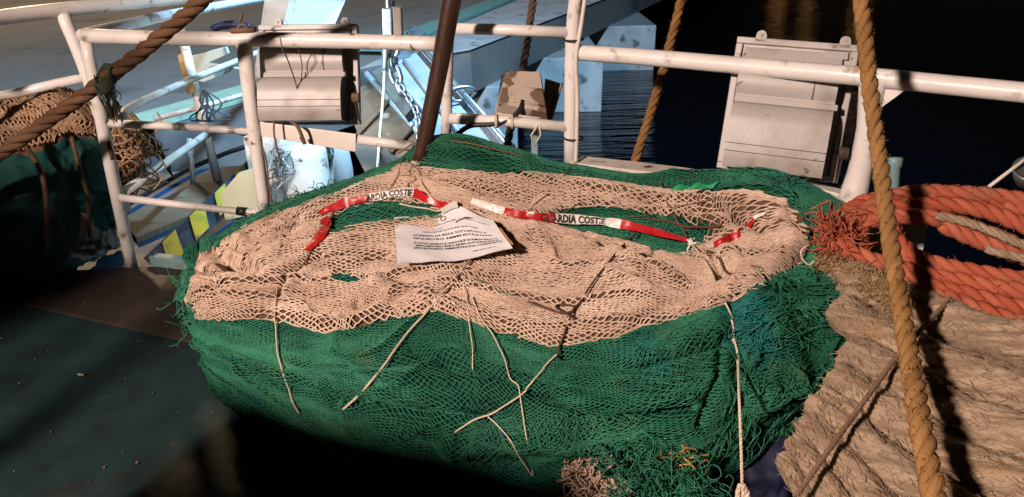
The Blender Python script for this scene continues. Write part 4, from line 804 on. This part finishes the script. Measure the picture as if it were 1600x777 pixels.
tag(mb.build('tape_knot', M['tape_white']), 'white knot of tape tied on the dusty cord', 'knot')
mb = MB(); rs = np.random.default_rng(5)                       # green strip on the back fold
for cx, cy in ((1072,298),(1100,296)): 
    a = surf(cx-22, cy+5, .012); b = surf(cx+24, cy-4, .014); t = np.linspace(0, 1, 8)[:, None]; mid_ = a*(1-t)+b*t+np.array([0,0,1])*.01*np.sin(t*7); w_ = np.array([0,.7,.7])*.014*np.sin(np.clip(t, .05, .95)*3.14)
    mb.grid(np.stack([mid_-w_, mid_+w_], 1))
tag(mb.build('plastic_strip', mat('green_plastic', (.02,.30,.11), .4)), 'torn bright green plastic strip on the back fold', 'plastic')

mb = MB(); rope(mb, [surf(1145,530,.007), surf(1150,560,.010), at_y(1155,620,1.50), at_y(1158,700,1.42), at_y(1160,776,1.36)], .0038, lay=.027, sides=6, seed=4); tag(mb.build('cord', M['cord_white']), 'lower end of the speckled white line hanging clear of the green net', 'cord', 'cords lashing the net heap')
#==UNDER==
# ------------------------------------------------------------------ what lies under the front of the heap
def tangle(name, cpts, n, r, size, m, label, cat, seed, hold=1.0, k=9):
    rs = np.random.default_rng(seed); mb = MB(); out = []
    for _ in range(n):
        w = rs.dirichlet(np.ones(len(cpts))*.7); a = sum(wi*p for wi, p in zip(w, cpts))+rs.normal(0, .012, 3); th = rs.uniform(0, 6.28); dth = rs.choice([-1, 1])*rs.uniform(.4, 1.1); e1 = rs.normal(0, 1, 3); e1 /= np.linalg.norm(e1); e2 = np.cross(e1, rs.normal(0, 1, 3)); e2 /= np.linalg.norm(e2); st = [a]
        for _k in range(k-1): th += dth+rs.normal(0, .4); st.append(st[-1]+(e1*math.cos(th)+e2*math.sin(th))*size*rs.uniform(.6, 1.3))
        out.append(spline(np.array(st), 3))
    mb.tubes(np.array(out), r, 5, tone=rs.uniform(0, 1, (n, 1))); return tag(mb.build(name, M[m]), label, cat)
tangle('net_tangle', [at_y(880,700,1.53), at_y(940,705,1.50), at_y(980,740,1.46), at_y(890,775,1.42), at_y(1000,800,1.36), at_y(880,840,1.36)], 420, .0022, .010, 'tan', 'tangled tan netting hanging out under the front of the green net', 'net', 4)
tangle('net_tangle', [at_y(1005,722,1.52), at_y(1085,722,1.50), at_y(1085,748,1.47), at_y(1010,748,1.47)], 200, .0022, .012, 'ochre', 'ochre netting band showing through the green net', 'net', 5)
tangle('net_tangle', [at_y(742,672,1.585), at_y(800,668,1.575), at_y(845,676,1.57), at_y(770,690,1.57)], 150, .0024, .010, 'rag', 'blue net scraps caught low in the green net', 'net', 6)
tangle('net_tangle', [at_y(900,700,1.48), at_y(1100,745,1.44), at_y(1090,780,1.38), at_y(950,780,1.36), at_y(1130,760,1.42)], 300, .0014, .016, 'green', 'loose green meshes fraying over the tan tangle', 'net', 7)
us, vs = np.meshgrid(np.linspace(0, 1, 40), np.linspace(0, 1, 24), indexing='ij'); a, b, c, d_ = at_z(930,760,.06), at_z(1320,700,.10), at_z(1420,900,.05), at_z(900,900,.05)
P = (a*(1-us)[..., None]+b*us[..., None])*(1-vs)[..., None]+(d_*(1-us)[..., None]+c*us[..., None])*vs[..., None]; P[..., 2] += .07*fbm(us*5, vs*4, 5, 4)+.03
mb = MB(); mb.grid(P); mb.grid(P-[0, 0, .004]); tag(mb.build('tarpaulin', M['tarp']), 'dark blue tarpaulin crumpled on the deck under the front of the nets', 'tarpaulin')
mb = MB(); c = at_y(1160,770,1.30); rope(mb, [c+[0,0,.02], c+[.012,0,-.004], c+[.004,-.01,-.02], c+[-.01,0,-.01], c+[0,.01,.012], c+[.01,-.01,-.05]], .0055, seed=4); tag(mb.build('cord', M['cord_white']), 'knotted end of the speckled white line at the bottom', 'cord')
# cigarette butt and small crumbs on the deck
mb = MB(); a = at_z(122,585,.006); mb.tube([a, a+[.024,-.006,0]], .0045, 8); tag(mb.build('cigarette_butt', M['ochre']), 'orange cigarette butt lying on the dark deck', 'cigarette butt')

#==GEAR==
# ------------------------------------------------------------------ stern gear, far side of the rail
def plane3(a, b, c):
    n = np.cross(b-a, c-a); n /= np.linalg.norm(n); n = n if n[2] > 0 else -n
    return lambda px, py, l=0.0: CAM+ray(px, py)*(np.dot(a-CAM, n)/np.dot(ray(px, py), n))+n*l, n
# gantry leg with its base
g = thing('gantry', at_z(450,330,-.03), 'white painted stern gantry leg lit cold blue on its right face', 'gantry')
def col3(rows, yb_):
    """three edged column: rows of (left, middle, right) pixels with depths"""
    L = np.array([[at_y(*p) for p in r] for r in rows]); Bk = L[:, 1]+np.array([-.05, .55, 0]); mb = MB(); mb.grid(np.stack([L[:, 0], L[:, 1], L[:, 2], Bk, L[:, 0]], 1), flip=True); return mb
col3([[(432,-90,4.45),(478,-90,4.25),(600,-90,4.75)], [(413,0,4.35),(452,0,4.15),(540,0,4.6)], [(398,110,4.2),(426,110,4.02),(492,110,4.3)], [(392,190,4.1),(412,190,3.95),(460,190,4.1)]], 0).build('leg', M['white'], g, smooth=False)
mb = MB(); pts = [at_y(x, y, 3.92) for x, y in ((380,215),(452,196),(470,250),(480,345),(360,350),(392,285))]; mb.prism(pts, (0, .03, 0)); mb.build('base_plate', M['white'], g, smooth=False, bevel=.004)
mb = MB(); mb.lathe(at_y(482,300,3.92)*[1,1,0], (0,0,1), [(.125, -.2), (.125, .32), (.118, .36), (0, .37)], 26); mb.build('pedestal', M['white'], g)
mb = MB(); mb.tube([at_y(432,268,3.90), at_y(462,260,3.84)], [.040, .042], 16); mb.build('lug', M['white'], g)
mb = MB(); pts = [at_y(x, y, 4.02) for x, y in ((486,214),(512,216),(522,262),(520,300),(470,330))]; mb.prism(pts, (0, .02, 0)); mb.build('side_plate', mat('flaking_white_paint', (.62,.62,.6), .6, (.5,.5,.48), 9, bump=.6, stain=[((.06,.045,.03), 6, .57, .05)]), g, smooth=False)
mb = MB(); rs = np.random.default_rng(8); out = []
for i in range(16): 
    a = at_y(rs.uniform(422,442), rs.uniform(230,262), 3.76); e = at_y(rs.uniform(425,445), rs.uniform(262,305), 3.75); out.append(spline(np.array([a, a+rs.normal(0,.03,3), (a+e)/2+rs.normal(0,.03,3), e]), 5))
mb.tubes(np.array(out), .0035, 5); tag(mb.build('wire_tangle', M['steel']), 'tangle of grey wire hanging by the gantry base', 'wire')
mb = MB(); rs = np.random.default_rng(9); out = []
for i in range(26):
    a = at_y(rs.uniform(500,514), rs.uniform(218,236), 3.97); e = at_y(rs.uniform(497,512), rs.uniform(245,292), 3.96); out.append(spline(np.array([a, a+rs.normal(0,.012,3), (a+e)/2+rs.normal(0,.02,3), e]), 4))
mb.tubes(np.array(out), .006, 5); tag(mb.build('weed_clump', M['dark_net']), 'dark strands hanging on the flaking gantry side plate', 'rope strands')
mb = MB(); c = at_y(524,262,4.3); mb.lathe(c-[0,0,.22], (0,0,1), [(0,-.02),(.06,0),(.095,.08),(.10,.2),(.09,.33),(.05,.40),(0,.42)], 20); tag(mb.build('fender', M['concrete']), 'grey rubber fender hanging right of the gantry base', 'fender')
# hazard striped coaming and its grey sill
q4 = [at_y(234,396,3.22), at_y(425,216,4.5), at_y(442,264,4.5), at_y(258,420,3.22)]
hz = thing('hazard_coaming', q4[0]*[1,1,0], 'coaming with yellow and dark hazard stripes on the stern platform', 'coaming')
pz, pzn = plane3(q4[0], q4[1], q4[3]); pzn = pzn*(1 if pzn[1] < 0 else -1); pzz = lambda x, y, l: CAM+ray(x, y)*(np.dot(q4[0]-CAM, pzn)/np.dot(ray(x, y), pzn))+pzn*l
mb = MB(); mb.prism([p-pzn*.05 for p in q4], pzn*.05); mb.build('body', M['navy'], hz, smooth=False, bevel=.004)
for st in (((253,379),(273,360),(286,396),(264,416)), ((295,339),(317,318),(326,356),(306,376)), ((334,303),(351,287),(360,322),(343,338)), ((367,272),(381,259),(389,294),(376,307)), ((394,247),(405,237),(413,271),(402,281)), ((413,229),(420,222),(430,258),(422,264))):
    mb = MB(); mb.prism([pzz(x, y, .003) for x, y in st], pzn*.002); mb.build('stripe', M['yellow'], hz, smooth=False)
mb = MB(); a, b = at_z(232,401,.06), at_z(330,412,.06); mb.hexa([a-[0,0,.10], b-[0,0,.10], b+[0,.05,-.10], a+[0,.05,-.10]], [a, b, b+[0,.05,0], a+[0,.05,0]]); mb.build('sill', M['mint'], hz, smooth=False, bevel=.004)
mb = MB(); pts = [at_y(x, y, 3.62) for x, y in ((345,302),(372,272),(404,262),(412,330),(352,345))]; mb.prism(pts, (0,.03,0)); tag(mb.build('lit_panel', mat('yellow_lit_paint', (.62,.58,.38), .5, (.5,.47,.32), 6, stain=[(GRIME, 8, .6, .1)]), smooth=False, bevel=.003), 'steel panel coloured as lit yellowish, between the hazard stripes and the rail post', 'panel')  # colour carries the yellowish light falling on this face
mb = MB(); c = [(198,345,.01),(392,292,.01),(330,330,.01),(240,372,.01)]; mb.prism([at_z(x, y, -.028) for x, y in ((190,350),(310,292),(392,290),(398,302),(215,380))], (0,0,.03)); tag(mb.build('plank', M['wood'], smooth=False, bevel=.004), 'worn wooden plank lying on the blue stern platform', 'plank')
# hose lying over the blue platform
mb = MB(); mb.tube(spline(np.array([at_z(x, y, 0.0) for x, y in ((180,330),(250,290),(300,262),(352,240),(392,225),(388,212),(370,207))]), 8), .016, 10); tag(mb.build('hose', M['black']), 'black hose curving over the blue stern platform', 'hose')
# things on the far side rail
mb = MB(); pts = [at_y(x, y, 5.0) for x, y in ((299,88),(352,74),(356,84),(326,98),(356,104),(372,108),(318,128),(300,124))]; mb.prism(pts, (0,.04,0)); tag(mb.build('fender_board', mat('rust_streaked_board', (.6,.62,.5), .6, (.5,.52,.42), 5, stain=[((.2,.11,.04), 5, .56, .08)]), smooth=False, bevel=.004), 'pale fender board with rust streaks on the far side rail', 'board')
mb = MB(); mb.hexa([at_y(277,86,4.55), at_y(291,82,4.55), at_y(293,82,4.65), at_y(279,86,4.65)], [at_y(293,148,4.4), at_y(304,144,4.4), at_y(306,144,4.5), at_y(295,148,4.5)]); tag(mb.build('timber_block', M['ochre'], smooth=False), 'ochre timber strip beside the far rail post', 'timber')
mb = MB(); pts = [at_y(x, y, 4.6) for x, y in ((396,146),(416,138),(418,186),(400,196))]; mb.prism(pts, (0,.08,0)); tag(mb.build('timber_block', M['ochre'], smooth=False), 'ochre timber block behind the second rail post', 'timber')
mb = MB(); mb.tube(spline(np.array([at_y(*p) for p in ((333,46,5.2),(345,40,5.2),(365,39,5.2),(392,44,5.2))]), 5), .028, 8); tag(mb.build('blue_strap', M['tarp']), 'dark blue strap behind the left top rail', 'strap')
mb = MB(); rs = np.random.default_rng(14); out = []
for i in range(9): a = at_y(318+rs.uniform(-3,3), 140, 4.2); out.append(spline(np.array([a, a+[.03*rs.normal(),0,-.08], a+[.05*rs.normal(),0,-.16], at_y(330+rs.uniform(-4,6), 190, 4.2)]), 4))
mb.tubes(np.array(out), .005, 5); tag(mb.build('cord', M['navy']), 'dark blue cord ends hanging on the far rail post', 'cord')
mb = MB(); c = yb(380,45); mb.box(c+[0,0,-.005], ((1,0,0),(0,1,0),(0,0,1)), (.045,.02,.008)); mb.lathe(c+[0,0,.0], (0,1,0), [(.014,-.008),(.022,-.008),(.022,.008),(.014,.008),(.014,-.008)], 16); mb.tube([c+[-.01,0,.02], c+[.004,0,.055]], .006, 8); tag(mb.build('shackle', M['rust']), 'rusty shackle standing on the left top rail', 'shackle')
# aluminium chute plate with its steel tube
pf, pn_ = plane3(at_y(588,128,5.0), at_y(665,75,5.8), at_y(790,236,3.7))
ch = thing('stern_chute', pf(700,240), 'bright aluminium chute plate behind the dark pole lit by the left floodlight', 'chute')
mb = MB(); mb.prism([pf(x, y) for x, y in ((586,150),(596,118),(628,92),(668,76),(748,168),(802,240),(690,240),(640,190))], -pn_*.02); mb.build('plate', M['alu'], ch, smooth=False, bevel=.004)
for a, b in (((632,98),(720,215)), ((612,118),(664,178))): mb = MB(); A_p, B_p = pf(*a, .012), pf(*b, .012); mb.tube([A_p, B_p], .016, 8); mb.build('rib', M['alu'], ch)
mb = MB(); mb.tube([pf(640,62,.05), pf(800,246,.05)], .020, 12); mb.build('tube', M['steel'], ch)
mb = MB(); th = np.linspace(0, 6.28, 20); c = pf(722,163,.06); e1 = pf(740,160,.06)-c; e1 /= np.linalg.norm(e1); mb.tube(np.array([c+e1*.085*math.cos(t)+np.array([0,0,1])*.04*math.sin(t) for t in th]), .012, 8); mb.build('ring', M['steel'], ch)
mb = MB(); mb.prism([pf(x, y, .006) for x, y in ((618,96),(648,50),(666,62),(640,90))], pn_*.05); mb.build('hinge_block', M['steel'], ch, smooth=False, bevel=.004)
# trawl door and lower plate
pd, pdn = plane3(at_y(575,125,4.0), at_y(660,215,3.6), at_y(572,235,3.62))
td = thing('trawl_door', pd(610,240), 'rusty trawl door with a shiny shoe hanging beside the left floodlight', 'trawl door')
mb = MB(); mb.prism([pd(x, y) for x, y in ((556,142),(582,124),(662,216),(646,258),(572,244),(552,190))], -pdn*.05); mb.build('plate', M['rust'], td, smooth=False, bevel=.006)
mb = MB(); mb.tube([pd(574,118,.012), pd(666,221,.012)], .016, 8); mb.build('shoe', M['alu'], td)
mb = MB(); mb.prism([pd(x, y, .02) for x, y in ((590,128),(616,116),(656,180),(642,198))], pdn*.06); mb.build('backing_plate', mat('grey_scraped_steel', (.17,.16,.15), .55, (.10,.085,.07), 5, metal=.2, bump=.4), td, smooth=False, bevel=.006)
for a, b in (((560,215),(612,160)), ((610,245),(650,200))): mb = MB(); mb.tube([pd(*a, .02), pd(*b, .02)], .011, 8); mb.build('stay', M['rust'], td)
mb = MB(); pts = [at_y(x, y, 3.45) for x, y in ((548,226),(572,222),(630,262),(628,300),(586,300))]; mb.prism(pts, (.02,.03,0)); tag(mb.build('dark_plate', M['dark_and_shade'], smooth=False, bevel=.004), 'dark scuffed steel plate under the trawl door', 'plate')
# chain with its tensioner, and a wire
def chain(pts, link, r, name, label):
    P, s = resample(spline(np.array([at_y(*p) for p in pts]), 20), link*.74); T, A, B = frames(P); mb = MB(); th = np.linspace(0, 2*math.pi, 17)
    for i in range(len(P)):
        w = A[i] if i % 2 else B[i]; mb.tube(np.array([P[i]+T[i]*(link*.36*math.cos(t)+.14*link*np.sign(math.cos(t)))+w*link*.30*math.sin(t) for t in th]), r, 6)
    return tag(mb.build(name, M['steel']), label, 'chain')
chain([(606,-40,3.75),(612,40,3.75),(616,108,3.72),(626,138,3.70)], .085, .012, 'chain', 'heavy galvanised chain hanging in front of the trawl door')
chain([(628,138,3.66),(642,158,3.62),(652,180,3.58),(655,225,3.52)], .042, .006, 'chain', 'thin chain tail beside the dark pole')
tn = thing('tensioner', at_y(610,58,3.74), 'rusty chain tensioner with a blue grey cover on the chain', 'tensioner')
mb = MB(); mb.box(at_y(606,34,3.74), ((1,.1,-.05),(0,1,0),(.06,0,1)), (.022,.03,.065)); mb.build('cover', M['steel'], tn, smooth=False, bevel=.006)
mb = MB(); mb.box(at_y(622,36,3.73), ((1,.1,-.05),(0,1,0),(.05,0,1)), (.020,.028,.075)); mb.build('body', M['rust'], tn, smooth=False, bevel=.006)
mb = MB(); mb.tube([at_y(603,62,3.7), at_y(601,112,3.66)], [.014,.02,.012,.018], 10, sub=3); mb.build('clamp', M['steel'], tn)
mb = MB(); mb.tube(spline(np.array([at_y(*p) for p in ((601,108,3.66),(599,150,3.6),(594,210,3.5),(590,262,3.4))]), 6), .007, 8); tag(mb.build('wire', M['cord_white']), 'pale wire hanging from the tensioner past the trawl door', 'wire')

# small peeling work lamp tied to the middle rail
wl = thing('work_lamp', at_y(820,190,3.0), 'small work lamp with peeling paint tied to the middle rail', 'lamp')
fr = [at_y(773,176,3.0), at_y(858,193,2.98), at_y(846,119,3.10), at_y(784,117,3.12)]; nrm = np.cross(fr[1]-fr[0], fr[3]-fr[0]); nrm /= np.linalg.norm(nrm); nrm = nrm if nrm[1] < 0 else -nrm
mb = MB(); cc = sum(fr)/4; inn = [p*.85+cc*.15+nrm*.055 for p in fr]; mb.hexa([p-nrm*.05 for p in fr], fr); mb.hexa([p+nrm*.0005 for p in [q*.97+cc*.03 for q in fr]], inn); mb.build('housing', M['peel'], wl, smooth=False, bevel=.0025)
mb = MB(); m0 = [inn[0]*.45+inn[3]*.55, inn[1]*.45+inn[2]*.55]; mb.tube([m0[0]+nrm*.001, m0[1]+nrm*.001], .004, 6); m0 = [inn[0]*.86+inn[3]*.14, inn[1]*.86+inn[2]*.14]; mb.tube([m0[0]+nrm*.001, m0[1]+nrm*.001], .005, 6); mb.build('rib', M['peel'], wl)
dr = [at_y(846,190,3.04), at_y(862,192,3.10), at_y(878,132,3.22), at_y(852,124,3.14)]; mb = MB(); mb.hexa([p+[0,.02,0] for p in dr], dr); mb.build('open_frame', M['wood'], wl, smooth=False, bevel=.004)
mb = MB(); mb.tube([at_y(860,192,3.07), at_y(878,130,3.19)], .006, 8); mb.build('frame_edge', M['peel'], wl)
mb = MB(); mb.tube(spline(np.array([at_y(*p) for p in ((817,158,2.98),(812,172,2.95),(795,188,2.93),(770,194,2.93),(735,197,2.94),(712,212,2.93),(704,222,2.9))]), 6), .010, 8); mb.build('cable', M['black'], wl)
lp = []
for x0, y0 in ((775,184),(800,185),(835,189),(842,190)):
    c = at_y(x0, y0+5, 2.94); lp += [c+np.array([.004*(t-6)/6, .026*math.cos(t), .026*math.sin(t)]) for t in np.linspace(1.6, 1.6+6.28*2, 30)]
lp += [at_y(*p) for p in ((842,196,2.90),(845,210,2.90),(836,228,2.9),(830,212,2.90),(840,196,2.90))]
mb = MB(); mb.tube(np.array(lp), .004, 6)
tag(mb.build('lashing', M['cord_white']), 'white cord lashing the small work lamp to the rail', 'cord')
mb = MB(); mb.tube(spline(np.array([at_y(x, y, 2.865) for x, y in ((918,-30),(908,40),(900,90),(902,150),(901,220),(899,262))]), 5), .008, 8); tag(mb.build('cable', M['white_old']), 'white cable strapped down the middle rail post', 'cable')
for y in (62, 216): mb = MB(); c = at_y(896, y, 2.89); mb.tube(np.array([c+np.array([.036*math.cos(t), .030*math.sin(t), 0]) for t in np.linspace(0, 6.3, 18)]), .004, 5); tag(mb.build('cable_tie', M['black']), 'black cable tie on the middle post just below the upper rail' if y < 100 else 'black cable tie low on the middle post above the net', 'cable tie')
mb = MB(); mb.hexa([at_y(830,205,3.06), at_y(840,205,3.06), at_y(840,205,3.12), at_y(830,205,3.12)], [at_y(830,260,3.0), at_y(840,260,3.0), at_y(840,260,3.06), at_y(830,260,3.06)]); tag(mb.build('stake', M['mint'], smooth=False), 'pale green stake standing under the small work lamp', 'stake')
# twine on the left floodlight and flat bar
mb = MB(); mb.tube(spline(np.array([at_y(*p) for p in ((438,60,2.95),(441,75,2.93),(452,100,3.0),(468,150,3.06),(478,188,3.06))]), 5), .0026, 6); mb.tube(spline(np.array([at_y(*p) for p in ((466,74,3.05),(472,104,3.09),(470,140,3.06),(478,188,3.06))]), 5), .0022, 6); tag(mb.build('twine', M['cord_dusty']), 'twine hanging from the left top rail over the floodlight', 'twine')
mb = MB(); mb.tube(spline(np.array([at_y(*p) for p in ((428,188,3.0),(429,215,2.99),(440,260,3.0))]), 5), .004, 6); mb.tube(spline(np.array([at_y(*p) for p in ((455,190,3.0),(466,200,2.98),(476,225,2.99),(470,214,2.99))]), 5), .007, 6); tag(mb.build('twine', M['cord_dusty']), 'pale twine wrapped round the flat bar below the floodlight', 'twine')
mb = MB(); mb.tube(spline(np.array([yb(*p)+[.02,-.03,0] for p in ((402,215),(412,250),(416,290),(424,332))]), 5), .004, 6); tag(mb.build('twine', M['cord_dusty']), 'brown twine hanging down the second rail post', 'twine')

#==LEFTPILE==
CT2 = [[(-120,158,3.6),(40,160,3.5),(110,153,3.5),(170,176,3.55),(222,206,3.55)], [(-120,182,3.35),(40,186,3.3),(120,188,3.36),(180,202,3.46),(227,228,3.5)], [(-120,245,3.0),(40,242,3.06),(120,242,3.22),(180,252,3.40),(222,264,3.47)],
       [(-120,330,2.9),(40,330,2.96),(112,322,3.16),(165,322,3.36),(200,326,3.45)], [(-120,430,2.95),(40,425,3.02),(105,405,3.2),(148,390,3.38),(180,368,3.46)]]
K2 = np.array([[at_y(*p) for p in r] for r in CT2]); b2 = K2[-1].copy(); b2[:, 2] = 0; b2[:, 1] += .15; t2 = K2[0].copy(); t2[:, 1] += .3; t2[:, 2] -= .3
G2 = spl1(spl1(np.concatenate([t2[None], K2, b2[None]]), 160).transpose(1, 0, 2), 200); n2 = normals(G2); n2 = n2 if n2[100, 80, 2] > 0 else -n2
u2, v2 = np.meshgrid(np.linspace(0, 1, 200), np.linspace(0, 1, 160), indexing='ij'); G2 = G2+n2*(.07*fbm(u2*5, v2*8, 71, 4)+.03*(1-np.abs(2*vnoise(u2*4, v2*14+u2*3, 72)))**3)[..., None]; n2 = normals(G2); n2 = n2 if n2[100, 80, 2] > 0 else -n2
def samp2(A, u, v):
    x = np.clip(u, 0, 1)*198.99; y = np.clip(v, 0, 1)*158.99; i = x.astype(int); j = y.astype(int); f = (x-i)[..., None]; g_ = (y-j)[..., None]; return A[i,j]*(1-f)*(1-g_)+A[i+1,j]*f*(1-g_)+A[i,j+1]*(1-f)*g_+A[i+1,j+1]*f*g_
edge2 = .47+.05*np.sin(u2*9)+.04*vnoise(u2*9, v2*0, 5)
I2 = np.arange(200*160).reshape(200, 160); f2 = np.stack([I2[:-1,:-1], I2[1:,:-1], I2[1:,1:], I2[:-1,1:]], -1).reshape(-1, 4); istop = (v2 < edge2).reshape(-1)[f2].all(1); sack = ((v2 > .70+.1*vnoise(u2*4, u2*0, 8)) & (u2 > .55)).reshape(-1)[f2].all(1)
mb = MB(); V2 = G2.reshape(-1, 3); mb.add(V2, f2[istop], 1); mb.add(V2, f2[~istop & ~sack], 2); mb.add(V2, f2[~istop & sack], 3)
nu, nv = 64, 34; I, J = np.meshgrid(np.arange(nu), np.arange(nv), indexing='ij'); u = (I+.5*(J % 2))/nu; v = .10+J/nv*.40; u = u+.05*fbm(u*6, v*9, 80, 3); v = v+.05*fbm(u*5, v*7, 81, 3); okk = v < .47+.05*np.sin(u*9)
rs = np.random.default_rng(6)
for sg in (0, 1):
    ii = np.clip(I[:, :-1]+np.where(J[:, :-1] % 2 == 0, sg-1, sg), 0, nu-1); jj = J[:, :-1]+1; gd = okk[:, :-1] & okk[ii, jj] & (np.abs(ii-I[:, :-1]) <= 1); t = np.linspace(0, 1, 4)[None]
    U = u[:, :-1][gd][:, None]*(1-t)+u[ii, jj][gd][:, None]*t; Vv = v[:, :-1][gd][:, None]*(1-t)+v[ii, jj][gd][:, None]*t; mb.tubes(samp2(G2, U, Vv)+samp2(n2, U, Vv)*.012, .0042, 5, 0, tone=rs.uniform(0, 1, (len(U), 1)), cap=False)
out = []
for i in range(130):
    a = at_y(rs.uniform(188,226), rs.uniform(205,295), 3.36+rs.uniform(0,.1)); st = [a]; th = rs.uniform(0,6.28); dt = rs.normal(0,.9)
    for k in range(7): th += dt; st.append(st[-1]+np.array([math.cos(th), rs.normal(0,.4), math.sin(th)])*.022)
    out.append(spline(np.array(st), 3))
mb.tubes(np.array(out), .0042, 5, 0, tone=rs.uniform(0, 1, (130, 1)), cap=False)
DT = mat('dim_brown_twine', (.36,.23,.14), .85, (.42,.29,.19), 8, tone=(.22,.13,.075), spec=.1)
tag(mb.build('net_pile', [DT, M['tan_inner_shade'], M['teal_net'], M['canvas']]), 'second net pile at the far left, coarse brown net over teal net', 'net pile')
for i, (pp, r_) in enumerate(((((30,215,2.98),(60,260,2.98),(72,310,2.94),(72,390,2.98)), .010), (((112,215,3.16),(126,270,3.14),(138,310,3.17),(140,370,3.24)), .009), (((90,138,3.3),(130,172,3.2),(165,215,3.12),(176,250,3.1)), .008))):
    mb = MB(); mb.tube(spline(np.array([at_y(*p) for p in pp]), 6), r_, 8); tag(mb.build('cord', M['cord_brown']), ['dark cord over the left net pile, nearest the picture edge', 'rusty brown cord down the left net pile by the rail post', 'reddish brown cord across the top of the left net pile'][i], 'cord')
# far harbour lamps whose light glints on the water
for x, y, z in ((15.2, 44, 3.2), (17.6, 46, 3.6), (20.2, 45, 3.4)):
    l = thing('harbour_lamp', (x, y, -1.3), 'harbour lamp on a post across the water, %s of three' % ('leftmost' if x < 16 else 'middle' if x < 19 else 'rightmost'), 'street lamp'); mb = MB(); mb.tube([(x, y, -1.3), (x, y, z)], .06, 8); mb.build('post', M['dark_and_shade'], l)
    mb = MB(); mb.lathe((x, y, z), (0,0,1), [(0, -.1), (.22, 0), (.22, .15), (0, .25)], 14); mb.build('lamp_head', emit('sodium_glow', (1, .45, .13), 12), l)

# paint chips and crumbs scattered over the deck
mb = MB(); rs = np.random.default_rng(77)
for i in range(48):
    x, y = rs.uniform(0, 420), rs.uniform(440, 777); c = at_z(x, y, .0 if y > 545 else .0125); r_ = rs.uniform(.0015, .006); a = rs.uniform(0, 6.28); mb.hexa([c+[r_*math.cos(a+k*1.57)*rs.uniform(.5, 1), r_*math.sin(a+k*1.57)*rs.uniform(.5, 1), -.001] for k in range(4)], [c+[r_*.7*math.cos(a+k*1.57), r_*.7*math.sin(a+k*1.57), r_*.35] for k in range(4)])
tag(mb.build('litter', M['rust'], smooth=False), 'small brown crumbs and paint chips scattered over the dark deck', 'litter', kind='stuff')
